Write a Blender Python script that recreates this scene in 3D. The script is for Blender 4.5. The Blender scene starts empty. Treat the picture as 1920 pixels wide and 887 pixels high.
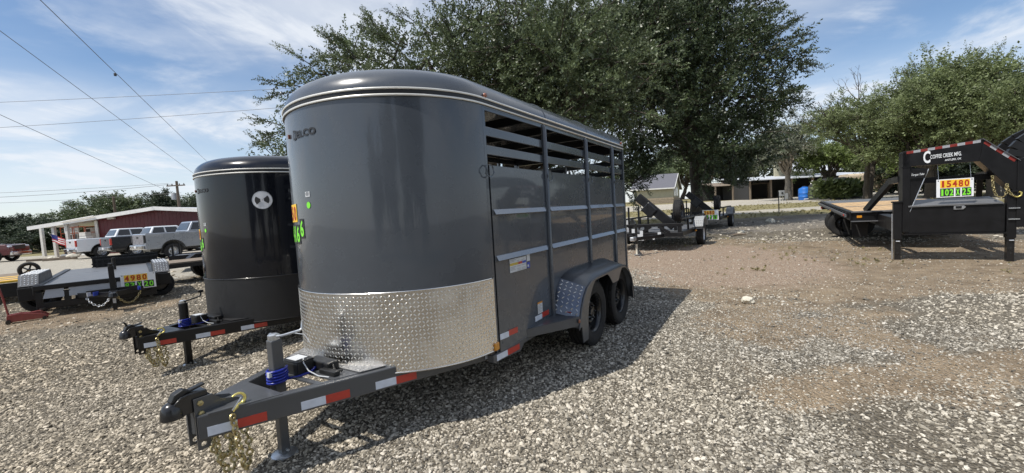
import bpy, bmesh, math, random
import numpy as np
from mathutils import Matrix, Vector, Euler
R = math.radians
PI = math.pi
random.seed(7)
rng = np.random.default_rng(7)
sc = bpy.context.scene
col = sc.collection

# ------------------------------------------------------------------ camera
F_PX, PITCH, ROLL, CY, CAM_H = 777.6, .0608, .059, 444.9, 1.4608
cd = bpy.data.cameras.new('camera')
cam = bpy.data.objects.new('camera', cd)
col.objects.link(cam)
cd.sensor_width = 36.0
cd.lens = F_PX / 1920 * 36
cd.shift_y = (CY - 443.5) / 1920
cd.clip_start = .05
cd.clip_end = 3000
cam.matrix_world = Matrix.Translation((0, 0, CAM_H)) @ Matrix.Rotation(PI/2 - PITCH, 4, 'X') @ Matrix.Rotation(-ROLL, 4, 'Z')
sc.camera = cam

# ------------------------------------------------------------------ sky and sun
SUN_EL, SUN_AZ = R(57.5), R(238.5)         # azimuth clockwise from +Y
w = bpy.data.worlds.new('World')
sc.world = w
w.use_nodes = True
nt = w.node_tree
nt.nodes.clear()
def N(tree, typ, **kw):
    n = tree.nodes.new(typ)
    for k, v in kw.items():
        if k.startswith('i_'):
            n.inputs[k[2:].replace('__', ' ')].default_value = v
        else:
            setattr(n, k, v)
    return n
out = N(nt, 'ShaderNodeOutputWorld')
bg = N(nt, 'ShaderNodeBackground')
bg.inputs['Strength'].default_value = .105
sky = N(nt, 'ShaderNodeTexSky', sky_type='NISHITA', sun_disc=False, sun_elevation=SUN_EL, sun_rotation=SUN_AZ,
        air_density=1.0, dust_density=.4, ozone_density=2.2, altitude=200)
tc = N(nt, 'ShaderNodeTexCoord')
sep = N(nt, 'ShaderNodeSeparateXYZ')
nt.links.new(tc.outputs['Generated'], sep.inputs[0])
def wm(op, a, b=None, clamp=False):
    m = N(nt, 'ShaderNodeMath', operation=op, use_clamp=clamp)
    for i, v in enumerate((a, b)):
        if v is None: continue
        if isinstance(v, (int, float)): m.inputs[i].default_value = v
        else: nt.links.new(v, m.inputs[i])
    return m.outputs[0]
den = wm('ADD', wm('MAXIMUM', sep.outputs['Z'], 0.0), .10)
px = wm('DIVIDE', sep.outputs['X'], den)
py = wm('DIVIDE', sep.outputs['Y'], den)
cmb = N(nt, 'ShaderNodeCombineXYZ')
nt.links.new(px, cmb.inputs[0]); nt.links.new(py, cmb.inputs[1])
def cloud(scale, detail, rough, off, lo, hi, dist=.4, sx=1.0, sy=1.0, rot=0.0):
    mp = N(nt, 'ShaderNodeMapping')
    mp.inputs['Location'].default_value = off
    mp.inputs['Rotation'].default_value = (0, 0, rot)
    mp.inputs['Scale'].default_value = (sx, sy, 1)
    nt.links.new(cmb.outputs[0], mp.inputs[0])
    n = N(nt, 'ShaderNodeTexNoise', i_Scale=scale, i_Detail=detail, i_Roughness=rough, i_Distortion=dist)
    nt.links.new(mp.outputs[0], n.inputs['Vector'])
    mr = N(nt, 'ShaderNodeMapRange', interpolation_type='SMOOTHSTEP')
    mr.inputs[1].default_value = lo; mr.inputs[2].default_value = hi
    nt.links.new(n.outputs[0], mr.inputs[0])
    return mr.outputs[0]
c1 = cloud(.85, 9, .58, (3.1, 1.7, 0), .42, .60, .5, 1.0, 1.0, .5)
c2 = cloud(.42, 5, .5, (7.2, 4.4, 0), .34, .66, .2)
c3 = cloud(2.6, 8, .62, (1.3, 9.1, 0), .40, .75, .8, 1.0, .45, .4)
veil = wm('MULTIPLY', c2, .55)
cl = wm('ADD', wm('MULTIPLY', c1, wm('ADD', wm('MULTIPLY', c3, .65), .35)), veil, True)
# thicker air and cloud near the horizon
hz = N(nt, 'ShaderNodeMapRange', interpolation_type='SMOOTHSTEP')
hz.inputs[1].default_value = .0; hz.inputs[2].default_value = .30
hz.inputs[3].default_value = .50; hz.inputs[4].default_value = 0.0
nt.links.new(sep.outputs['Z'], hz.inputs[0])
cl = wm('MAXIMUM', wm('MULTIPLY', cl, .9), wm('ADD', hz.outputs[0], wm('MULTIPLY', cl, .35)), True)
mixc = N(nt, 'ShaderNodeMix', data_type='RGBA')
nt.links.new(cl, mixc.inputs[0])
hsv = N(nt, 'ShaderNodeHueSaturation')
hsv.inputs['Saturation'].default_value = 1.05; hsv.inputs['Value'].default_value = 1.22
nt.links.new(sky.outputs[0], hsv.inputs['Color'])
nt.links.new(hsv.outputs[0], mixc.inputs[6])
mixc.inputs[7].default_value = (7.8, 8.2, 8.8, 1)
nt.links.new(mixc.outputs[2], bg.inputs['Color'])
nt.links.new(bg.outputs[0], out.inputs[0])

sd = bpy.data.lights.new('sun', 'SUN')
sd.energy = 4.4
sd.angle = R(.53)
sd.color = (1.0, .95, .87)
sun = bpy.data.objects.new('sun', sd)
col.objects.link(sun)
to_sun = Vector((math.sin(SUN_AZ)*math.cos(SUN_EL), math.cos(SUN_AZ)*math.cos(SUN_EL), math.sin(SUN_EL)))
sun.rotation_euler = to_sun.to_track_quat('Z', 'Y').to_euler()
sun.location = to_sun * 60
sc.view_settings.view_transform = 'Standard'
sc.view_settings.look = 'None'
sc.view_settings.exposure = 0.08
sc.view_settings.gamma = 1.0

# ------------------------------------------------------------------ where a line of sight meets a plane (for measuring positions)
def ray(x, y):
    X = x - 960; Y = y - CY
    c, s = math.cos(ROLL), math.sin(ROLL)
    xi = X*c - Y*s; yi = X*s + Y*c
    a = xi/F_PX; b = -yi/F_PX
    c, s = math.cos(PITCH), math.sin(PITCH)
    return Vector((a, c + b*s, -s + b*c))
def at(x, y, Y):
    r = ray(x, y)
    return Vector((0, 0, CAM_H)) + r*(Y/r.y)
def atx(x, Y):                                    # world X at depth Y on the horizon for image column x
    return at(x, 397.6 - .059*(x - 960), Y).x
def sstep(a, b, x):
    t = np.clip((x - a)/(b - a), 0, 1)
    return t*t*(3 - 2*t)
def gz(x, y):                                     # terrain height
    x = np.asarray(x, float); y = np.asarray(y, float)
    left = sstep(-1.5, -4.2, x)*(1 - sstep(13, 22, y))
    right = sstep(-14, 2, x)
    up = np.log1p(np.exp((np.clip(y, -50, 110) - 8.5)/1.5))*1.5
    return -.12*left + .022*up*right
def g(x, y): return float(gz(x, y))

# ------------------------------------------------------------------ materials
M = {}
def mat(name, c, rough=.5, metal=0.0, coat=0.0, coat_rough=.04, var=.12, vscale=6.0, bump=0.0, bscale=60.0, spec=.5, trans=0.0, dust=0.0, dustc=(.45, .38, .28)):
    m = bpy.data.materials.new(name)
    m.use_nodes = True
    t = m.node_tree
    b = t.nodes['Principled BSDF']
    b.inputs['Roughness'].default_value = rough
    b.inputs['Metallic'].default_value = metal
    b.inputs['Specular IOR Level'].default_value = spec
    if coat:
        b.inputs['Coat Weight'].default_value = coat
        b.inputs['Coat Roughness'].default_value = coat_rough
    tcn = N(t, 'ShaderNodeTexCoord')
    n = N(t, 'ShaderNodeTexNoise', i_Scale=vscale, i_Detail=5.0, i_Roughness=.6)
    t.links.new(tcn.outputs['Object'], n.inputs['Vector'])
    mr = N(t, 'ShaderNodeMapRange')
    mr.inputs[1].default_value = .3; mr.inputs[2].default_value = .7
    mr.inputs[3].default_value = 1 - var; mr.inputs[4].default_value = 1 + var
    t.links.new(n.outputs[0], mr.inputs[0])
    hs = N(t, 'ShaderNodeMix', data_type='RGBA', blend_type='MULTIPLY')
    hs.inputs[0].default_value = 1.0
    hs.inputs[6].default_value = (*c, 1)
    t.links.new(mr.outputs[0], hs.inputs[7])
    colout = hs.outputs[2]
    if dust:
        n2 = N(t, 'ShaderNodeTexNoise', i_Scale=2.3, i_Detail=7.0, i_Roughness=.65)
        t.links.new(tcn.outputs['Object'], n2.inputs['Vector'])
        m2 = N(t, 'ShaderNodeMapRange')
        m2.inputs[1].default_value = .4; m2.inputs[2].default_value = .75
        m2.inputs[3].default_value = 0; m2.inputs[4].default_value = dust
        t.links.new(n2.outputs[0], m2.inputs[0])
        mx = N(t, 'ShaderNodeMix', data_type='RGBA')
        t.links.new(m2.outputs[0], mx.inputs[0])
        t.links.new(colout, mx.inputs[6])
        mx.inputs[7].default_value = (*dustc, 1)
        colout = mx.outputs[2]
    t.links.new(colout, b.inputs['Base Color'])
    # roughness wander
    mr3 = N(t, 'ShaderNodeMapRange')
    mr3.inputs[1].default_value = .3; mr3.inputs[2].default_value = .7
    mr3.inputs[3].default_value = max(.02, rough - .06); mr3.inputs[4].default_value = min(1, rough + .08)
    t.links.new(n.outputs[0], mr3.inputs[0])
    t.links.new(mr3.outputs[0], b.inputs['Roughness'])
    if bump:
        nb = N(t, 'ShaderNodeTexNoise', i_Scale=bscale, i_Detail=4.0)
        t.links.new(tcn.outputs['Object'], nb.inputs['Vector'])
        bp = N(t, 'ShaderNodeBump', i_Strength=bump, i_Distance=.01)
        t.links.new(nb.outputs[0], bp.inputs['Height'])
        t.links.new(bp.outputs[0], b.inputs['Normal'])
    if trans:
        tr = N(t, 'ShaderNodeBsdfTranslucent')
        t.links.new(colout, tr.inputs['Color'])
        ms = N(t, 'ShaderNodeMixShader')
        ms.inputs[0].default_value = trans
        t.links.new(b.outputs[0], ms.inputs[1]); t.links.new(tr.outputs[0], ms.inputs[2])
        t.links.new(ms.outputs[0], t.nodes['Material Output'].inputs[0])
    M[name] = m
    return m
mat('gray_paint', (.064, .074, .088), .26, 0, .5, .04, .05, 3, .05, 2.2)
mat('gray_frame', (.068, .072, .078), .38, 0, .3, .15, .08, 5, .04, 50)
mat('black_paint', (.004, .005, .009), .2, 0, .5, .04, .1, 3, .02, 2.0, spec=.3)
mat('black_frame', (.007, .007, .008), .42, 0, .1, .2, .2, 6, .05, 60, spec=.35)
mat('black_liner', (.012, .012, .013), .55, 0, 0, .2, .2, 20, .12, 160)
mat('aluminium', (.80, .775, .735), .24, 1.0, var=.06, vscale=9, bump=.015, bscale=12)
mat('tread_aluminium', (.80, .78, .745), .33, 1.0, var=.05)
mat('pinstripe', (.80, .78, .72), .35, .3, .3, var=.03)
mat('zinc', (.62, .64, .66), .38, .9, var=.12, vscale=30)
mat('gold_zinc', (.44, .37, .19), .42, .85, var=.35, vscale=60)
mat('gold_hook', (.80, .68, .22), .3, .7, var=.12, vscale=40)
mat('rubber', (.010, .010, .011), .8, var=.25, vscale=14, bump=.15, bscale=120, dust=.04)
mat('black_steel', (.010, .010, .011), .3, 0, .3, .1, .15, 10)
mat('black_plastic', (.012, .012, .012), .45, var=.15, vscale=20)
mat('blue_cable', (.008, .02, .26), .32, var=.1, vscale=30)
mat('red_reflective', (.46, .035, .02), .35, 0, .4, .1, .12, 25)
mat('white_reflective', (.62, .67, .76), .35, 0, .4, .1, .08, 25)
mat('amber', (.62, .25, .015), .25, 0, .6, .05, .1, 30)
mat('brown_lens', (.22, .06, .02), .2, 0, .6, .05, .1, 30)
mat('white_label', (.58, .60, .62), .45, var=.05, vscale=40)
mat('ink', (.02, .02, .022), .5, var=.1)
mat('grey_print', (.35, .36, .38), .5, var=.1)
mat('blue_print', (.04, .07, .40), .45, var=.1)
mat('gold_print', (.55, .40, .05), .45, var=.1)
mat('lime', (.22, .80, .04), .45, var=.06)
mat('sign_yellow', (.90, .56, .03), .45, var=.06)
mat('sign_red', (.42, .025, .012), .45, var=.08)
mat('sign_white', (.80, .82, .83), .4, var=.04)
mat('clear_tag', (.75, .76, .72), .3, var=.05)
mat('deck_wood', (.50, .34, .18), .65, var=.3, vscale=7, bump=.15, bscale=40)
mat('steel_deck', (.13, .135, .145), .45, .2, var=.15, vscale=3, dust=.10)
mat('sky_sheen_plate', (.34, .35, .37), .4, .2, var=.1, vscale=3)  # light grey paints in the sky mirrored by the sloped plates
mat('painted_sheen', (.24, .27, .31), .3, 0, .6, .05, .04, 4)  # pale colour of the sky sheen painted on the beads
mat('dimmed_aluminium', (.17, .18, .20), .30, 1.0, var=.15, vscale=14, bump=.05, bscale=20)  # fender plate colour darkened to hold down its sky reflection
mat('worn_red_tape', (.21, .022, .016), .5, var=.25, vscale=30)
mat('worn_white_tape', (.34, .35, .37), .5, var=.2, vscale=30)
mat('bright_steel', (.74, .75, .77), .38, .35, var=.06, vscale=20)
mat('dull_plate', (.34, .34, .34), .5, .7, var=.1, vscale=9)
mat('barn_red', (.095, .010, .015), .45, .1, var=.1, vscale=3, dust=.04)
mat('white_trim', (.78, .77, .74), .5, var=.08, vscale=4)
mat('post_white', (.62, .60, .56), .6, var=.12, vscale=6)
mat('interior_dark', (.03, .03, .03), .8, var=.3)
mat('tan_wall', (.42, .40, .29), .75, var=.08, vscale=2)
mat('shingle', (.13, .13, .15), .85, var=.2, vscale=12)
mat('stone', (.36, .30, .22), .85, var=.3, vscale=8, bump=.4, bscale=20)
mat('bare_metal_roof', (.66, .68, .70), .45, .4, var=.1, vscale=1.2)
mat('weathered_wood', (.20, .16, .12), .85, var=.25, vscale=5, bump=.2)
mat('pole_wood', (.10, .075, .055), .9, var=.3, vscale=4, bump=.2)
mat('wire', (.10, .10, .105), .6, var=.1)
mat('bark', (.075, .062, .048), .9, var=.35, vscale=9, bump=.6, bscale=30)
mat('pale_bark', (.26, .225, .18), .9, var=.3, vscale=9, bump=.5, bscale=30)
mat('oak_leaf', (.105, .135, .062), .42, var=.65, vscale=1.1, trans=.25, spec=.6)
mat('oak_leaf_shaded', (.055, .078, .034), .45, var=.65, vscale=1.1, trans=.2, spec=.5)  # darker leaf copy, painting in the backlit side of the right oak
mat('juniper_leaf', (.040, .058, .030), .6, var=.5, vscale=.6, trans=.15)
mat('mesquite_leaf', (.165, .200, .085), .5, var=.65, vscale=.8, trans=.3)
mat('bright_leaf', (.160, .210, .065), .5, var=.65, vscale=.9, trans=.32)
mat('sage_leaf', (.19, .205, .145), .55, var=.4, vscale=.9, trans=.25)
mat('reed_leaf', (.10, .13, .045), .5, var=.35, vscale=2, trans=.25)
mat('grass_blade', (.26, .23, .11), .7, var=.45, vscale=1.5, trans=.25)
mat('glass_dark', (.012, .014, .018), .06, 0, .5, .02, .1, 2)
mat('chrome', (.72, .73, .75), .12, 1.0, var=.04)
mat('alloy', (.52, .53, .55), .28, .9, var=.06)
mat('silver_car', (.29, .31, .345), .28, .35, 1.0, .03, .04, 3)
mat('white_car', (.72, .74, .77), .3, 0, 1.0, .03, .03, 3)
mat('black_car', (.010, .011, .014), .22, 0, 1.0, .03, .1, 3)
mat('red_car', (.085, .006, .011), .25, .1, 1.0, .03, .06, 3)
mat('red_tool', (.20, .02, .018), .4, 0, .3, .1, .15, 8, dust=.1)
mat('orange_machine', (.62, .10, .012), .42, 0, .3, .1, .1, 5)
mat('yellow_paint', (.72, .42, .03), .45, var=.12, vscale=6)
mat('tank_blue', (.02, .15, .52), .4, var=.08, vscale=4)
mat('beige_metal', (.56, .47, .34), .5, var=.1, vscale=3, dust=.15)
mat('box_grey', (.30, .31, .32), .6, var=.12)
mat('pale_rock', (.62, .58, .48), .85, var=.15, vscale=12, bump=.5, bscale=30)
mat('net_fabric', (.035, .037, .034), .9, var=.3, vscale=6, bump=.3)
mat('flag_blue', (.02, .03, .18), .7, var=.1)
mat('flag_red', (.5, .03, .04), .7, var=.1)

# ------------------------------------------------------------------ mesh builder
class MB:
    def __init__(s):
        s.v = []; s.f = []
    def add(s, vs, fs):
        o = len(s.v)
        s.v.extend([tuple(p) for p in vs])
        s.f.extend([tuple(i + o for i in f) for f in fs])
        return s
    def box(s, c, d, rot=None):
        hx, hy, hz_ = d[0]/2, d[1]/2, d[2]/2
        vs = [Vector((x*hx, y*hy, z*hz_)) for x in (-1, 1) for y in (-1, 1) for z in (-1, 1)]
        if rot is not None: vs = [rot @ p for p in vs]
        vs = [p + Vector(c) for p in vs]
        return s.add(vs, [(0, 1, 3, 2), (4, 6, 7, 5), (0, 4, 5, 1), (2, 3, 7, 6), (0, 2, 6, 4), (1, 5, 7, 3)])
    def span(s, a, b):
        return s.box([(a[i]+b[i])/2 for i in range(3)], [abs(b[i]-a[i]) for i in range(3)])
    def bar(s, p, q, wd, ht, up=(0, 0, 1)):
        p = Vector(p); q = Vector(q); d = (q - p).normalized(); up = Vector(up)
        sd = d.cross(up)
        if sd.length < 1e-4: sd = d.cross(Vector((1, 0, 0)))
        sd.normalize(); u2 = sd.cross(d).normalized()
        vs = [e + sd*a*wd/2 + u2*b*ht/2 for e in (p, q) for a, b in ((-1, -1), (1, -1), (1, 1), (-1, 1))]
        return s.add(vs, [(3, 2, 1, 0), (4, 5, 6, 7), (0, 1, 5, 4), (1, 2, 6, 5), (2, 3, 7, 6), (3, 0, 4, 7)])
    def tube(s, pts, r, n=8, closed=False, cap=True):
        pts = [Vector(p) for p in pts]
        k = len(pts)
        rs = r if isinstance(r, (list, tuple)) else [r]*k
        prev = None; rings = []
        for i in range(k):
            a = pts[(i-1) % k] if (closed or i > 0) else pts[i]
            b = pts[(i+1) % k] if (closed or i < k-1) else pts[i]
            d = (b - a).normalized()
            if prev is None:
                t = Vector((0, 0, 1)) if abs(d.z) < .9 else Vector((1, 0, 0))
                x = d.cross(t).normalized()
            else:
                x = prev - d*prev.dot(d)
                x = x.normalized() if x.length > 1e-6 else d.orthogonal().normalized()
            prev = x; y = d.cross(x)
            rings.append([pts[i] + (x*math.cos(2*PI*j/n) + y*math.sin(2*PI*j/n))*rs[i] for j in range(n)])
        vs = [p for rg in rings for p in rg]; fs = []
        for i in range(k if closed else k-1):
            i2 = (i+1) % k
            for j in range(n):
                j2 = (j+1) % n
                fs.append((i*n+j, i*n+j2, i2*n+j2, i2*n+j))
        if cap and not closed:
            fs.append(tuple(range(n-1, -1, -1))); fs.append(tuple((k-1)*n+j for j in range(n)))
        return s.add(vs, fs)
    def lathe(s, prof, n=24, mx=None, cap=False):          # profile of (r, h); axis local z, placed by matrix
        vs = []; fs = []
        for r_, h_ in prof:
            for j in range(n):
                a = 2*PI*j/n
                vs.append(Vector((r_*math.cos(a), r_*math.sin(a), h_)))
        for i in range(len(prof)-1):
            for j in range(n):
                j2 = (j+1) % n
                fs.append((i*n+j, i*n+j2, (i+1)*n+j2, (i+1)*n+j))
        if cap:
            fs.append(tuple(range(n-1, -1, -1))); fs.append(tuple((len(prof)-1)*n+j for j in range(n)))
        if mx is not None: vs = [mx @ p for p in vs]
        return s.add(vs, fs)
    def prism(s, poly, d0, d1, mp=lambda a, b, d: (a, d, b)):   # polygon in (a, b), extruded from d0 to d1
        n = len(poly)
        vs = [mp(a, b, d0) for a, b in poly] + [mp(a, b, d1) for a, b in poly]
        fs = [tuple(range(n)), tuple(range(2*n-1, n-1, -1))]
        for i in range(n):
            j = (i+1) % n
            fs.append((i, i+n, j+n, j))
        return s.add(vs, fs)
    def strip(s, A, B):                                     # quads between two point rows
        n = len(A)
        return s.add(list(A) + list(B), [(i, i+1, n+i+1, n+i) for i in range(n-1)])
    def build(s, name, m, parent=None, smooth=0, bevel=0.0, seg=2, solid=0.0, fix=True):
        me = bpy.data.meshes.new(name)
        me.from_pydata(s.v, [], s.f)
        if fix:
            bm = bmesh.new(); bm.from_mesh(me)
            bmesh.ops.remove_doubles(bm, verts=bm.verts, dist=2e-5)
            bmesh.ops.recalc_face_normals(bm, faces=bm.faces)
            bm.to_mesh(me); bm.free()
        me.materials.append(M[m] if isinstance(m, str) else m)
        o = bpy.data.objects.new(name, me)
        col.objects.link(o)
        if parent is not None: o.parent = parent
        if solid:
            md = o.modifiers.new('solid', 'SOLIDIFY'); md.thickness = solid; md.offset = 0
        if bevel:
            md = o.modifiers.new('bevel', 'BEVEL'); md.width = bevel; md.segments = seg
            md.limit_method = 'ANGLE'; md.angle_limit = R(35)
            md.harden_normals = bool(smooth)
        if smooth:
            for p in me.polygons: p.use_smooth = True
            try: me.set_sharp_from_angle(angle=R(smooth))
            except Exception: pass
        return o
def tag(o, label=None, cat=None, group=None, kind=None):
    if label: o['label'] = label
    if cat: o['category'] = cat
    if group: o['group'] = group
    if kind: o['kind'] = kind
    return o
def empty(name, loc, rz=0, label=None, cat=None, group=None, rx=0, ry=0):
    o = bpy.data.objects.new(name, None)
    col.objects.link(o)
    o.location = loc; o.rotation_euler = (rx, ry, rz)
    o.empty_display_size = .2
    tag(o, label, cat, group)
    return o
def copy_tree(o, parent=None):
    c = o.copy(); col.objects.link(c)
    if parent is not None: c.parent = parent
    for ch in list(o.children): copy_tree(ch, c)
    return c
def np_mesh(name, V, Fq, m, parent=None, nside=4, smooth=False):
    me = bpy.data.meshes.new(name)
    nv, nf = len(V), len(Fq)
    me.vertices.add(nv)
    me.vertices.foreach_set('co', np.ascontiguousarray(V, np.float32).ravel())
    me.loops.add(nf*nside)
    me.loops.foreach_set('vertex_index', np.ascontiguousarray(Fq, np.int32).ravel())
    me.polygons.add(nf)
    me.polygons.foreach_set('loop_start', np.arange(nf, dtype=np.int32)*nside)
    me.update(calc_edges=True)
    me.validate()
    if smooth: me.polygons.foreach_set('use_smooth', np.ones(len(me.polygons), bool))
    if m is not None: me.materials.append(M[m] if isinstance(m, str) else m)
    o = bpy.data.objects.new(name, me)
    col.objects.link(o)
    if parent is not None: o.parent = parent
    return o
_tc = {}
def text_geo(s, size=1.0, bold=0.0, xs=1.0, space=1.0):
    key = (s, bold, space)
    if key not in _tc:
        cu = bpy.data.curves.new('t', 'FONT')
        cu.body = s; cu.size = 1.0; cu.offset = bold; cu.resolution_u = 3; cu.space_character = space
        cu.align_x = 'LEFT'
        ob = bpy.data.objects.new('t', cu)
        me = bpy.data.meshes.new_from_object(ob)
        _tc[key] = ([tuple(v.co) for v in me.vertices], [tuple(p.vertices) for p in me.polygons])
        bpy.data.objects.remove(ob); bpy.data.curves.remove(cu); bpy.data.meshes.remove(me)
    vs, fs = _tc[key]
    x0 = min(v[0] for v in vs); y0 = min(v[1] for v in vs)
    h_ = max(v[1] for v in vs) - y0
    k = size/h_
    return [((v[0]-x0)*k*xs, (v[1]-y0)*k) for v in vs], fs
def text_on(s, height, width, fn, name, m, parent, bold=0.0, space=1.0):
    """text of a given height and width, its points placed by fn(x, y)"""
    vs, fs = text_geo(s, height, bold, 1.0, space)
    wd = max(v[0] for v in vs)
    k = width/wd if width else 1.0
    b = MB(); b.add([fn(x*k, y) for x, y in vs], fs)
    return b.build(name, m, parent, fix=False)

# ------------------------------------------------------------------ ground sheet
def axis_pts(lo, hi, fine, n):
    t = np.linspace(math.asinh(lo/fine), math.asinh(hi/fine), n)
    return np.sinh(t)*fine
gx = axis_pts(-420, 420, 5.0, 380)
gy = axis_pts(-60, 620, 6.0, 380)
GX, GY = np.meshgrid(gx, gy)
def vnoise(x, y, sc_, seed=0):                       # smooth value noise, numpy
    x = x/sc_ + seed*17.3; y = y/sc_ + seed*9.7
    xi = np.floor(x).astype(int); yi = np.floor(y).astype(int)
    fx = x - xi; fy = y - yi
    fx = fx*fx*(3-2*fx); fy = fy*fy*(3-2*fy)
    def hsh(a, b):
        q = np.sin(a*127.1 + b*311.7 + seed*74.7)*43758.5453
        return q - np.floor(q)
    return (hsh(xi, yi)*(1-fx) + hsh(xi+1, yi)*fx)*(1-fy) + (hsh(xi, yi+1)*(1-fx) + hsh(xi+1, yi+1)*fx)*fy
def fbm(x, y, sc_, seed=0, o=4):
    a = 0; amp = .5; tot = 0
    for i in range(o):
        a = a + amp*vnoise(x, y, sc_/(2**i), seed+i); tot += amp; amp *= .55
    return a/tot
def zones(x, y):
    """material weights: dirt, red gravel, grass, pale road"""
    n1 = fbm(x, y, 3.0, 3); n2 = fbm(x, y, 7.0, 11); n3 = fbm(x, y, 1.1, 21)
    right = sstep(.8, 3.2, x)
    # tan dirt yard round the gooseneck and worn wheel tracks across the gravel
    dirt = sstep(.42, .62, n1*.42 + n3*.34 + .12*fbm(x, y, .4, 51) + .50*np.exp(-(((x-7.5)/4.2)**2 + ((y-9.0)/3.0)**2)) - .04)*right*sstep(1.0, 3.5, y)
    track = np.exp(-((y - 2.7 - .16*x - .25*(n2-.5)*4)/.33)**2)*sstep(1.2, 2.2, x)
    track2 = np.exp(-((y - 4.4 - .30*x - .25*(n2-.5)*4)/.5)**2)*sstep(1.5, 3, x)
    dirt = np.clip(np.maximum(dirt, np.maximum(track, track2*.8)*(.45 + .9*n3)), 0, 1)
    leftdirt = np.exp(-(((x+10)/3.0)**2 + ((y-9)/2.2)**2))*1.2*sstep(.3, .6, n1)
    dirt = np.clip(np.maximum(dirt, leftdirt), 0, 1)
    red = np.exp(-(((x-4.2)/2.4)**2 + ((y-10.2)/3.2)**2))*1.5*(.4 + n1)
    red = np.clip(red, 0, 1)
    litter_and_shade = sstep(14.5, 17, y)*sstep(0, 3, x)*(1 - sstep(22, 24, y + n1*3))  # fallen leaves, its dark zone also painting in the oak's shade
    yy = y + (n1-.5)*1.6
    grass = sstep(22.5, 25.0, yy)*(1 - sstep(27.2, 28.2, yy)) + sstep(31.0, 32.2, yy)*(1 - sstep(43, 45, yy + .1*x)) + sstep(63, 66, yy)
    grass = np.clip(grass, 0, 1)*sstep(-14, -6, x)
    road = np.clip(sstep(27.0, 28.2, yy)*(1 - sstep(31.0, 32, yy)) + sstep(43, 45, yy + .1*x)*(1 - sstep(63, 66, yy)), 0, 1)*sstep(-14, -6, x)
    lroad = sstep(12.0, 14.5, y + n1*2)*(1 - sstep(-12.5, -7.5, x + n1*2))
    lgrass = sstep(39, 43, y + n2*6)*(1 - sstep(-14, -8, x))
    road = np.clip(np.maximum(road, lroad*(1-lgrass)), 0, 1)
    grass = np.clip(np.maximum(grass, lgrass), 0, 1)
    return np.clip(dirt, 0, 1), red, grass, road, np.clip(litter_and_shade, 0, 1)
GZ = gz(GX, GY) + (fbm(GX, GY, 1.6, 5) - .5)*.05*np.exp(-(GY/30)**2) + (fbm(GX, GY, .5, 8) - .5)*.025*np.exp(-(GY/14)**2)
ny_, nx_ = GX.shape
V = np.stack([GX.ravel(), GY.ravel(), GZ.ravel()], 1)
idx = np.arange(nx_*ny_).reshape(ny_, nx_)
Fq = np.stack([idx[:-1, :-1].ravel(), idx[:-1, 1:].ravel(), idx[1:, 1:].ravel(), idx[1:, :-1].ravel()], 1)
zd, zr, zg, zp, zl = zones(V[:, 0], V[:, 1])
gm = bpy.data.materials.new('ground'); gm.use_nodes = True; M['ground'] = gm
ground = np_mesh('ground', V, Fq, 'ground', smooth=True)
tag(ground, 'wide gravel and dirt sales yard with pale roads and dry grass strips behind', None, None, 'structure')
for nm, arr in (('zone', np.stack([zd, zr, zg, zp], 1)), ('litter_and_shade', np.stack([zl, zl, zl, np.ones_like(zl)], 1))):
    a = ground.data.attributes.new(nm, 'FLOAT_COLOR', 'POINT')
    a.data.foreach_set('color', arr.astype(np.float32).ravel())
t = gm.node_tree
b = t.nodes['Principled BSDF']; b.inputs['Roughness'].default_value = .95; b.inputs['Specular IOR Level'].default_value = .2
geo = N(t, 'ShaderNodeNewGeometry')
def gn(scale, detail=5.0, rough=.6):
    n = N(t, 'ShaderNodeTexNoise', i_Scale=scale, i_Detail=detail, i_Roughness=rough)
    t.links.new(geo.outputs['Position'], n.inputs['Vector']); return n.outputs[0]
def ramp(src, stops):
    r_ = N(t, 'ShaderNodeValToRGB')
    els = r_.color_ramp.elements
    while len(els) < len(stops): els.new(.5)
    for e_, (p_, c_) in zip(els, stops): e_.position = p_; e_.color = (*c_, 1)
    t.links.new(src, r_.inputs[0]); return r_.outputs[0]
def mixrgb(fac, a, b_, bt='MIX'):
    m_ = N(t, 'ShaderNodeMix', data_type='RGBA', blend_type=bt)
    for i, v in ((0, fac), (6, a), (7, b_)):
        if isinstance(v, (int, float)): m_.inputs[i].default_value = v
        elif isinstance(v, tuple): m_.inputs[i].default_value = (*v, 1)
        else: t.links.new(v, m_.inputs[i])
    return m_.outputs[2]
vor = N(t, 'ShaderNodeTexVoronoi', i_Scale=52.0, i_Randomness=1.0); t.links.new(geo.outputs['Position'], vor.inputs['Vector'])
vor2 = N(t, 'ShaderNodeTexVoronoi', i_Scale=15.0, i_Randomness=1.0); t.links.new(geo.outputs['Position'], vor2.inputs['Vector'])
sepc = N(t, 'ShaderNodeSeparateColor'); t.links.new(vor.outputs['Color'], sepc.inputs[0])
sepc2 = N(t, 'ShaderNodeSeparateColor'); t.links.new(vor2.outputs['Color'], sepc2.inputs[0])
big = gn(.55, 6.0, .62); med = gn(3.5, 6.0); fine = gn(60, 4.0)
stones = ramp(sepc.outputs[0], [(0, (.17, .155, .13)), (.35, (.30, .275, .235)), (.7, (.42, .39, .34)), (1, (.56, .53, .48))])
gravel = mixrgb(.45, stones, ramp(sepc2.outputs[1], [(0, (.22, .20, .17)), (1, (.46, .43, .37))]))
gravel = mixrgb(1.0, gravel, ramp(big, [(.3, (.40, .375, .33)), (.7, (.66, .63, .58))]), 'MULTIPLY')
dirt = mixrgb(.2, ramp(med, [(.25, (.185, .135, .082)), (.5, (.29, .215, .135)), (.75, (.39, .30, .20))]), stones)
redg = mixrgb(.45, ramp(sepc.outputs[1], [(0, (.22, .12, .065)), (.5, (.38, .235, .14)), (1, (.50, .36, .24))]), stones)
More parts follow.
